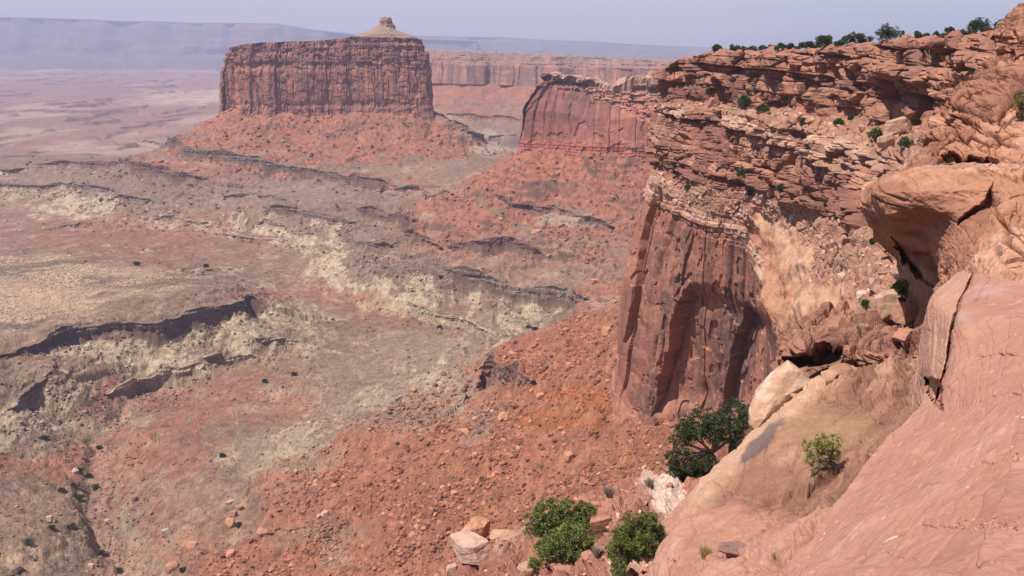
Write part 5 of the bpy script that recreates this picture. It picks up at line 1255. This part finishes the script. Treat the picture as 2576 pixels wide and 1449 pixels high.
def juniper(name, label, base, lobes, leaf, seed, green, n_leaf=9000, group=None, cat="tree", trunk_r=None, gaps=0.35, twigs=True):
    """base: world point; lobes: [(dx,dy,dz,r)] relative to it; leaf: leaf length (m)"""
    r_ = np.random.RandomState(seed)
    root = bpy.data.objects.new(name, None); col.objects.link(root); root.location = base
    props(root, label, cat, group)
    lobes = np.array(lobes, float); height = (lobes[:, 2] + lobes[:, 3]).max()
    tr_ = trunk_r or 0.045 * height
    # trunk and limbs
    VV, FF, off = [], [], 0
    fork = np.array([lobes[:, 0].mean() * 0.35, lobes[:, 1].mean() * 0.3, height * 0.28])
    def add(path, rad):
        nonlocal off
        V, f = tube(path, rad); VV.append(V); FF.append(f + off); off += len(V)
    tt = np.linspace(0, 1, 6)[:, None]
    wob = r_.normal(0, 0.02 * height, (6, 3)); wob[0] = 0
    add(np.array([0, 0, -0.15]) * (1 - tt) + fork * tt + wob * [1, 1, 0.3], np.linspace(tr_, tr_ * 0.7, 6))
    for lb in lobes:
        c = lb[:3]; p = np.linspace(0, 1, 7)[:, None]
        mid = (fork + c) / 2 + r_.normal(0, 0.06 * height, 3) + [0, 0, 0.04 * height]
        path = fork * (1 - p) ** 2 + 2 * mid * p * (1 - p) + c * p ** 2 + r_.normal(0, 0.012 * height, (7, 3)) * p
        add(path, np.linspace(tr_ * 0.55, tr_ * 0.10, 7))
        if twigs:
            for _ in range(7):
                e = c + r_.normal(0, 1, 3) / 1.7 * lb[3]; st_ = path[r_.randint(3, 7)]
                add(np.array([st_, (st_ + e) / 2 + r_.normal(0, .08 * lb[3], 3), e]), np.array([tr_ * .12, tr_ * .07, tr_ * .02]))
    V = np.concatenate(VV); Fq = np.concatenate(FF)
    make_mesh("trunk", V, Fq, M_BARK, np.broadcast_to(np.array([0.20, 0.155, 0.125]), V.shape) * r_.uniform(.7, 1.2, (len(V), 1)), smooth=True, parent=root)
    # foliage: sprays of small leaves clustered into tufts through each lobe
    wts = lobes[:, 3] ** 2; wts /= wts.sum()
    n_t = max(int(n_leaf * 1.5 / 26), 6)
    which = r_.choice(len(lobes), n_t, p=wts)
    dirs = r_.randn(n_t, 3); dirs /= np.linalg.norm(dirs, axis=1)[:, None]
    rad = lobes[which, 3] * r_.uniform(0.25, 1.05, n_t) ** 0.6 * np.where(r_.rand(n_t) < 0.15, r_.uniform(1.0, 1.35, n_t), 1)
    tc_ = lobes[which, :3] + dirs * rad[:, None] * [1, 1, 0.85]
    keep = pn(tc_[:, 0] / (0.16 * height), tc_[:, 1] / (0.16 * height), tc_[:, 2] / (0.16 * height), seed=seed % 60) > -gaps
    tc_, dirs = tc_[keep], dirs[keep]; n_t = len(tc_)
    tr2 = leaf * r_.uniform(1.3, 2.6, n_t)
    m = 26
    ld = r_.randn(n_t, m, 3); ld /= np.linalg.norm(ld, axis=2)[..., None]
    ld = ld + 0.5 * dirs[:, None] + [0, 0, 0.45]; ld /= np.linalg.norm(ld, axis=2)[..., None]
    lp = tc_[:, None] + ld * (tr2[:, None] * r_.uniform(.2, 1, (n_t, m)))[..., None]
    sd = np.cross(ld, r_.randn(n_t, m, 3)); sd /= np.linalg.norm(sd, axis=2)[..., None] + 1e-9
    L_ = leaf * r_.uniform(.7, 1.4, (n_t, m, 1)); w = L_ * 0.30
    q = np.stack([lp - sd * w, lp + sd * w, lp + ld * L_ + sd * w * .5, lp + ld * L_ - sd * w * .5], 2)
    tint_ = r_.uniform(.5, 1.6, (n_t, 1, 1, 1)) * r_.uniform(.8, 1.2, (n_t, m, 1, 1))
    C = np.broadcast_to(np.array(green), q.shape) * tint_
    yel = (r_.rand(n_t) < 0.05)[:, None, None, None]
    C = np.where(yel, C * np.array([1.9, 1.3, 0.7]), C)
    Vq = q.reshape(-1, 3)
    make_mesh("crown", Vq, np.arange(len(Vq)).reshape(-1, 4), M_LEAF, C.reshape(-1, 3), parent=root)
    return root
def photo_tree(where, ub, vb, lobes_px, seed, green, label, leaf_px=3.0, n_leaf=9000, group=None, name="juniper", cat="tree", gaps=0.35, trunk_r=None):
    P = where(ub, vb); m = px(P); r_ = np.random.RandomState(seed)
    ca = math.cos(PITCH * 1.35)
    L = [((u - ub) * m, r_.uniform(-.5, .5) * r * m * 1.3, (vb - v) * m / ca, r * m * 1.12) for u, v, r in lobes_px]
    return juniper(name, label, P, L, leaf_px * m, seed, green, n_leaf, group, cat, gaps=gaps, trunk_r=trunk_r)
JG, JD, JY = (0.125, 0.15, 0.042), (0.062, 0.080, 0.034), (0.19, 0.20, 0.06)
photo_tree(on_terr, 1803, 1185, [(1790, 1050, 34), (1840, 1045, 36), (1745, 1062, 34), (1862, 1064, 20), (1728, 1088, 30), (1708, 1112, 26), (1785, 1085, 32), (1832, 1092, 26), (1690, 1150, 26), (1722, 1162, 32), (1742, 1190, 28), (1718, 1218, 22), (1698, 1188, 24), (1765, 1150, 22), (1735, 1232, 14)],
    7, JD, "large dark juniper with a bent trunk beside the slickrock fin", n_leaf=30000, gaps=0.28)
photo_tree(on_terr, 1425, 1385, [(1420, 1280, 34), (1458, 1276, 28), (1380, 1282, 30), (1355, 1308, 26), (1342, 1332, 18), (1400, 1318, 34), (1448, 1305, 30), (1480, 1280, 16), (1372, 1340, 22), (1412, 1350, 20)],
    11, JG, "dense green juniper standing behind a second juniper on the terrace", n_leaf=24000, gaps=0.28)
photo_tree(on_terr, 1430, 1432, [(1440, 1350, 30), (1468, 1340, 22), (1400, 1370, 30), (1375, 1388, 24), (1420, 1392, 30), (1455, 1376, 28), (1345, 1420, 14), (1470, 1365, 18)],
    13, (0.15, 0.175, 0.05), "paler green juniper in front of the dense green one", n_leaf=22000, gaps=0.3)
photo_tree(on_terr, 1600, 1462, [(1578, 1303, 22), (1622, 1303, 22), (1562, 1338, 24), (1602, 1340, 34), (1648, 1332, 16), (1550, 1384, 24), (1600, 1392, 36), (1640, 1368, 22), (1560, 1420, 24), (1608, 1425, 24)],
    17, (0.13, 0.155, 0.042), "tall green juniper beside the foot of the slickrock fin", n_leaf=28000, gaps=0.3)
photo_tree(on_fin, 2106, 1182, [(2060, 1108, 22), (2040, 1128, 22), (2085, 1108, 17), (2028, 1150, 14), (2052, 1168, 15), (2088, 1138, 14), (2070, 1128, 14), (2075, 1160, 15), (2092, 1165, 12), (2055, 1140, 15)],
    19, JY, "small yellow-green juniper growing from a crack in the slickrock fin", n_leaf=6500, gaps=0.2, leaf_px=2.6)
RIM = [(1805, 135, 24, 17), (1845, 139, 26, 14), (1888, 139, 34, 10), (1930, 134, 36, 9), (1985, 133, 44, 16), (2040, 132, 40, 19), (2088, 132, 40, 24), (2128, 130, 34, 17), (2160, 127, 48, 26), (2240, 115, 60, 37), (2318, 108, 38, 14), (2365, 106, 36, 18), (2402, 103, 26, 11), (2436, 101, 34, 15), (2465, 92, 46, 40), (2512, 84, 18, 24), (2535, 80, 34, 28), (2492, 90, 36, 11), (2560, 74, 30, 22)]
RIMLAB = ["lone round juniper nearest the headland's tip on the rim", "low bright shrub right of the lone rim juniper", "small low shrub third from the headland's tip", "low flat shrub at the start of the rim thicket", "bushy juniper in the left half of the rim thicket", "juniper in the middle of the rim thicket", "grey-green juniper rising above the rim thicket", "low juniper filling a gap in the rim thicket", "wide juniper at the right end of the rim thicket", "largest dark dome-shaped juniper on the rim", "low shrub just right of the largest rim juniper", "rounded shrub midway up the sloping rim", "grey low shrub beside the rounded shrub", "bright green shrub below the tall rim juniper", "tall open juniper high on the sloping rim", "small slim juniper right of the tall open one", "dark juniper against the rock at the rim's upper end", "low shrub at the foot of the tall open juniper", "shrub tucked beneath the rock tower at the frame edge"]
rimline = np.array([(p[0][0], p[0][2]) for p in HC])
for (u_, v_, w_, h_), lab, k in zip(RIM, RIMLAB, range(99)):
    a_, b_ = proj(HEADQ); near_ = np.abs(a_ - u_) < 3; near_ &= (t > 1.0) & (t < 2.6); ii = np.where(near_)
    kk = np.argmin(b_[ii]); P = HEADQ[ii[0][kk], ii[1][kk]] + np.array([0, 1.0, -0.15]); P = PY(u_, min(v_ + 1.5, proj(P)[1] + 1.0), P[1]) if proj(P)[1] > v_ - 12 else P
    m = px(P); r_ = np.random.RandomState(60 + k)
    nl = max(3, int(w_ / 6)); lob = []; wide = 1.9 if 3 <= k <= 8 else 1.25
    for i in range(nl * 2):
        x = r_.uniform(-.38, .38); top = 1 - (2 * x) ** 2 * 0.6
        lob.append((x * w_ * wide * m, r_.uniform(-.25, .25) * w_ * m, h_ * m * r_.uniform(.15, .78) * top, h_ * m * r_.uniform(.14, .32) + .03 * w_ * m))
    small = h_ < 16
    juniper("shrub" if small else "juniper", lab, P, lob, 1.5 * m, 60 + k, [(0.10, 0.115, 0.05), (0.085, 0.10, 0.04), (0.13, 0.12, 0.075)][k % 3] if small else JD, 3500 if w_ < 40 else 7000, "junipers and shrubs along the headland rim", "shrub" if small else "tree", gaps=0.5, twigs=False, trunk_r=0.5 * m)
BUSH = [(1785, 238, 22, 18, "bush below the upper cliff near the headland's tip"), (1868, 268, 28, 28, "tall bush at the left end of the upper bench"), (1920, 283, 30, 22, "bush right of the tall bush on the upper bench"), (2022, 312, 22, 16, "bush at the foot of the upper cliff beside red boulders"), (2110, 314, 24, 16, "small bush midway along the upper bench"),
    (2200, 352, 32, 34, "large bush in front of the leaning slabs"), (2275, 370, 38, 27, "wide bush at the right end of the upper bench"), (1865, 454, 24, 36, "dark bush at the left of the lower debris bench"), (1730, 476, 15, 12, "tiny bush near the wall's upper left edge"), (1886, 494, 15, 18, "small bush beside pale rubble on the lower bench"), (1962, 478, 17, 16, "small bush high on the lower bench"),
    (2268, 752, 50, 54, "bright green bush beside the large tan boulder"), (2175, 772, 18, 20, "small dark bush left of the large tan boulder"), (2195, 612, 13, 15, "small bush in rubble below the smooth brow"), (2228, 620, 14, 14, "small bush in the shade of the smooth brow"), (2140, 300, 16, 10, "low bush above the middle ledges")]
for k, (u_, v_, w_, h_, lab) in enumerate(BUSH):
    where = on_ledge if v_ > 740 else on_head
    lob = [(u_ + (i - 1) * w_ * .24, v_ - h_ * (0.62 if i == 1 else 0.42), min(w_, h_) * .30) for i in range(3)]
    photo_tree(where, u_, v_, lob, 90 + k, (0.12, 0.20, 0.03) if "bright" in lab else (0.085, 0.11, 0.035), lab, 1.8, 2600 if h_ < 40 else 6000, "bushes on the headland benches", "bush", "bush", gaps=0.6)
def tuft(where, u_, v_, w_, h_, lab, colr, seed, n=260, name="grass_tuft", cat="grass tuft"):
    P = where(u_, v_); m = px(P); r_ = np.random.RandomState(seed)
    a = r_.uniform(0, 6.28, n); rr = np.sqrt(r_.rand(n)) * 0.16 * w_ * m
    b = np.stack([np.cos(a) * rr, np.sin(a) * rr, 0 * a - .02], 1)
    tip = np.stack([np.cos(a) * w_ * m * .5 * r_.rand(n), np.sin(a) * w_ * m * .5 * r_.rand(n), h_ * m * r_.uniform(.5, 1, n)], 1)
    sd = np.stack([-np.sin(a + r_.uniform(0, 3, n)), np.cos(a), 0 * a], 1) * 0.45 * m
    mid = b * .45 + tip * .55 + [0, 0, .1 * h_ * m]
    V = np.stack([b - sd, b + sd, mid + sd * .7, mid - sd * .7, tip, tip], 1)
    f = np.concatenate([np.array([[0, 1, 2, 3]]), np.array([[3, 2, 4, 5]])])
    Fa = (f[None] + np.arange(n)[:, None, None] * 6).reshape(-1, 4)
    C = np.broadcast_to(np.array(colr), V.shape) * r_.uniform(.7, 1.3, (n, 1, 1))
    o = make_mesh(name, V.reshape(-1, 3), Fa, M_LEAF, C.reshape(-1, 3)); o.location = P
    props(o, lab, cat)
tuft(on_fin, 1772, 1402, 52, 46, "dry yellow grass tuft left of the dark broken slab", (0.42, 0.32, 0.13), 1)
tuft(on_ledge, 2168, 838, 34, 26, "straw-coloured grass tuft on top of the layered ledge", (0.50, 0.42, 0.26), 2)
tuft(on_fin, 1950, 1400, 40, 16, "thin dry grass growing in the crack right of the dark slab", (0.38, 0.26, 0.12), 3, 90)
tuft(on_terr, 1530, 1250, 44, 34, "grey twiggy shrub at the back of the terrace", (0.30, 0.25, 0.21), 4, 420, "shrub", "shrub")
tuft(on_terr, 1634, 1222, 40, 26, "small grey shrub near the white rock patch", (0.30, 0.25, 0.21), 5, 320, "shrub", "shrub")
tuft(on_terr, 1498, 1396, 40, 30, "grey shrub between the two green junipers", (0.33, 0.27, 0.21), 6, 360, "shrub", "shrub")
photo_tree(on_out, 2568, 300, [(2560, 250, 16), (2572, 265, 18), (2550, 262, 12), (2566, 285, 14), (2580, 240, 12)], 140, (0.17, 0.15, 0.05), "olive bush with dead twigs on the orange outcrop at the frame edge", 2.4, 5000, None, "bush", "bush", gaps=0.2)
# dark shrubs one can count in the valley
VS = [(75, 1372, 24, 16), (195, 1255, 22, 14), (200, 1188, 16, 12), (155, 1238, 14, 10), (190, 1228, 24, 14), (240, 1232, 14, 14), (180, 1330, 20, 14), (255, 1395, 16, 14), (300, 1440, 14, 14), (110, 1105, 14, 9), (80, 1035, 14, 10), (560, 1150, 14, 9), (520, 672, 10, 7), (600, 1325, 10, 12), (1330, 826, 9, 6), (1345, 830, 11, 6), (1106, 826, 9, 6), (667, 962, 10, 8), (1110, 700, 8, 6), (740, 945, 10, 7), (345, 668, 11, 9), (130, 1330, 12, 9), (225, 1200, 12, 9), (250, 1130, 10, 8), (460, 1436, 12, 8)]
for k, (u_, v_, w_, h_) in enumerate(VS):
    lob = [(u_ + (i - 1) * w_ * .26, v_ - h_ * .45, min(w_, h_) * .36) for i in range(3)]
    photo_tree(on_ground, u_, v_, lob, 160 + k, (0.075, 0.085, 0.04), "one of the dark green shrubs dotted along the wash and slopes of the valley", 1.6, 900, "dark shrubs dotted over the valley floor", "shrub", "shrub", gaps=0.7)
# brush: uncountable small grey-brown plants
r_ = np.random.RandomState(3)
uu, vv = r_.uniform(-20, 1600, 60000), r_.uniform(560, 1449, 60000)
P = hit(uu, vv)
i = np.clip(np.searchsorted(GY, P[:, 1]), 0, len(GY) - 1); j = np.clip(((P[:, 0] / P[:, 1] - GT[0]) / (GT[1] - GT[0])).astype(int), 0, len(GT) - 1)
w = 0.55 * bench[i, j] + 0.30 * ss(0.22, 0.10, slope0[i, j]) * ss(-0.2, 0.2, pn(P[:, 0] / 40, P[:, 1] / 40, seed=33)) + 0.02
keep = (r_.rand(len(w)) < w) & (P[:, 1] < 1250); P = P[keep][:15000]; n = len(P)
D, Fc = ICO[1]
sz = r_.uniform(0.28, 0.75, n)
V = D[None] * (sz[:, None] * r_.uniform(.7, 1.3, (n, len(D))))[..., None] * [1, 1, .75] + P[:, None] + [0, 0, .1]
C = np.broadcast_to((np.array([0.13, 0.115, 0.075]) * r_.uniform(.7, 1.3, (n, 1)))[:, None], V.shape)
o = make_mesh("brush", V.reshape(-1, 3), (Fc[None] + np.arange(n)[:, None, None] * len(D)).reshape(-1, 3), M_LEAF, C.reshape(-1, 3))
props(o, "low grey-brown brush dotting the benches and valley floor", kind="stuff")
# ------------------------------------------------------------------ air: even haze over the whole place
hb = bpy.data.meshes.new("haze")
x0, x1, y0, y1, z0, z1 = -14500, 14500, -1500, 18500, -348, 480
hb.from_pydata([(x, y, z) for z in (z0, z1) for y in (y0, y1) for x in (x0, x1)], [], [(0, 2, 3, 1), (4, 5, 7, 6), (0, 1, 5, 4), (2, 6, 7, 3), (0, 4, 6, 2), (1, 3, 7, 5)])
hm = bpy.data.materials.new("haze_air"); hm.use_nodes = True
hm.node_tree.nodes.clear()
vo = hm.node_tree.nodes.new("ShaderNodeVolumePrincipled")
vo.inputs["Color"].default_value = (0.63, 0.70, 1.0, 1)
vo.inputs["Density"].default_value = 0.000078
vo.inputs["Anisotropy"].default_value = 0.0
oo = hm.node_tree.nodes.new("ShaderNodeOutputMaterial")
hm.node_tree.links.new(vo.outputs[0], oo.inputs["Volume"])
hb.materials.append(hm)
ho = bpy.data.objects.new("haze", hb); col.objects.link(ho)
props(ho, "pale blue haze filling the canyon", kind="stuff")
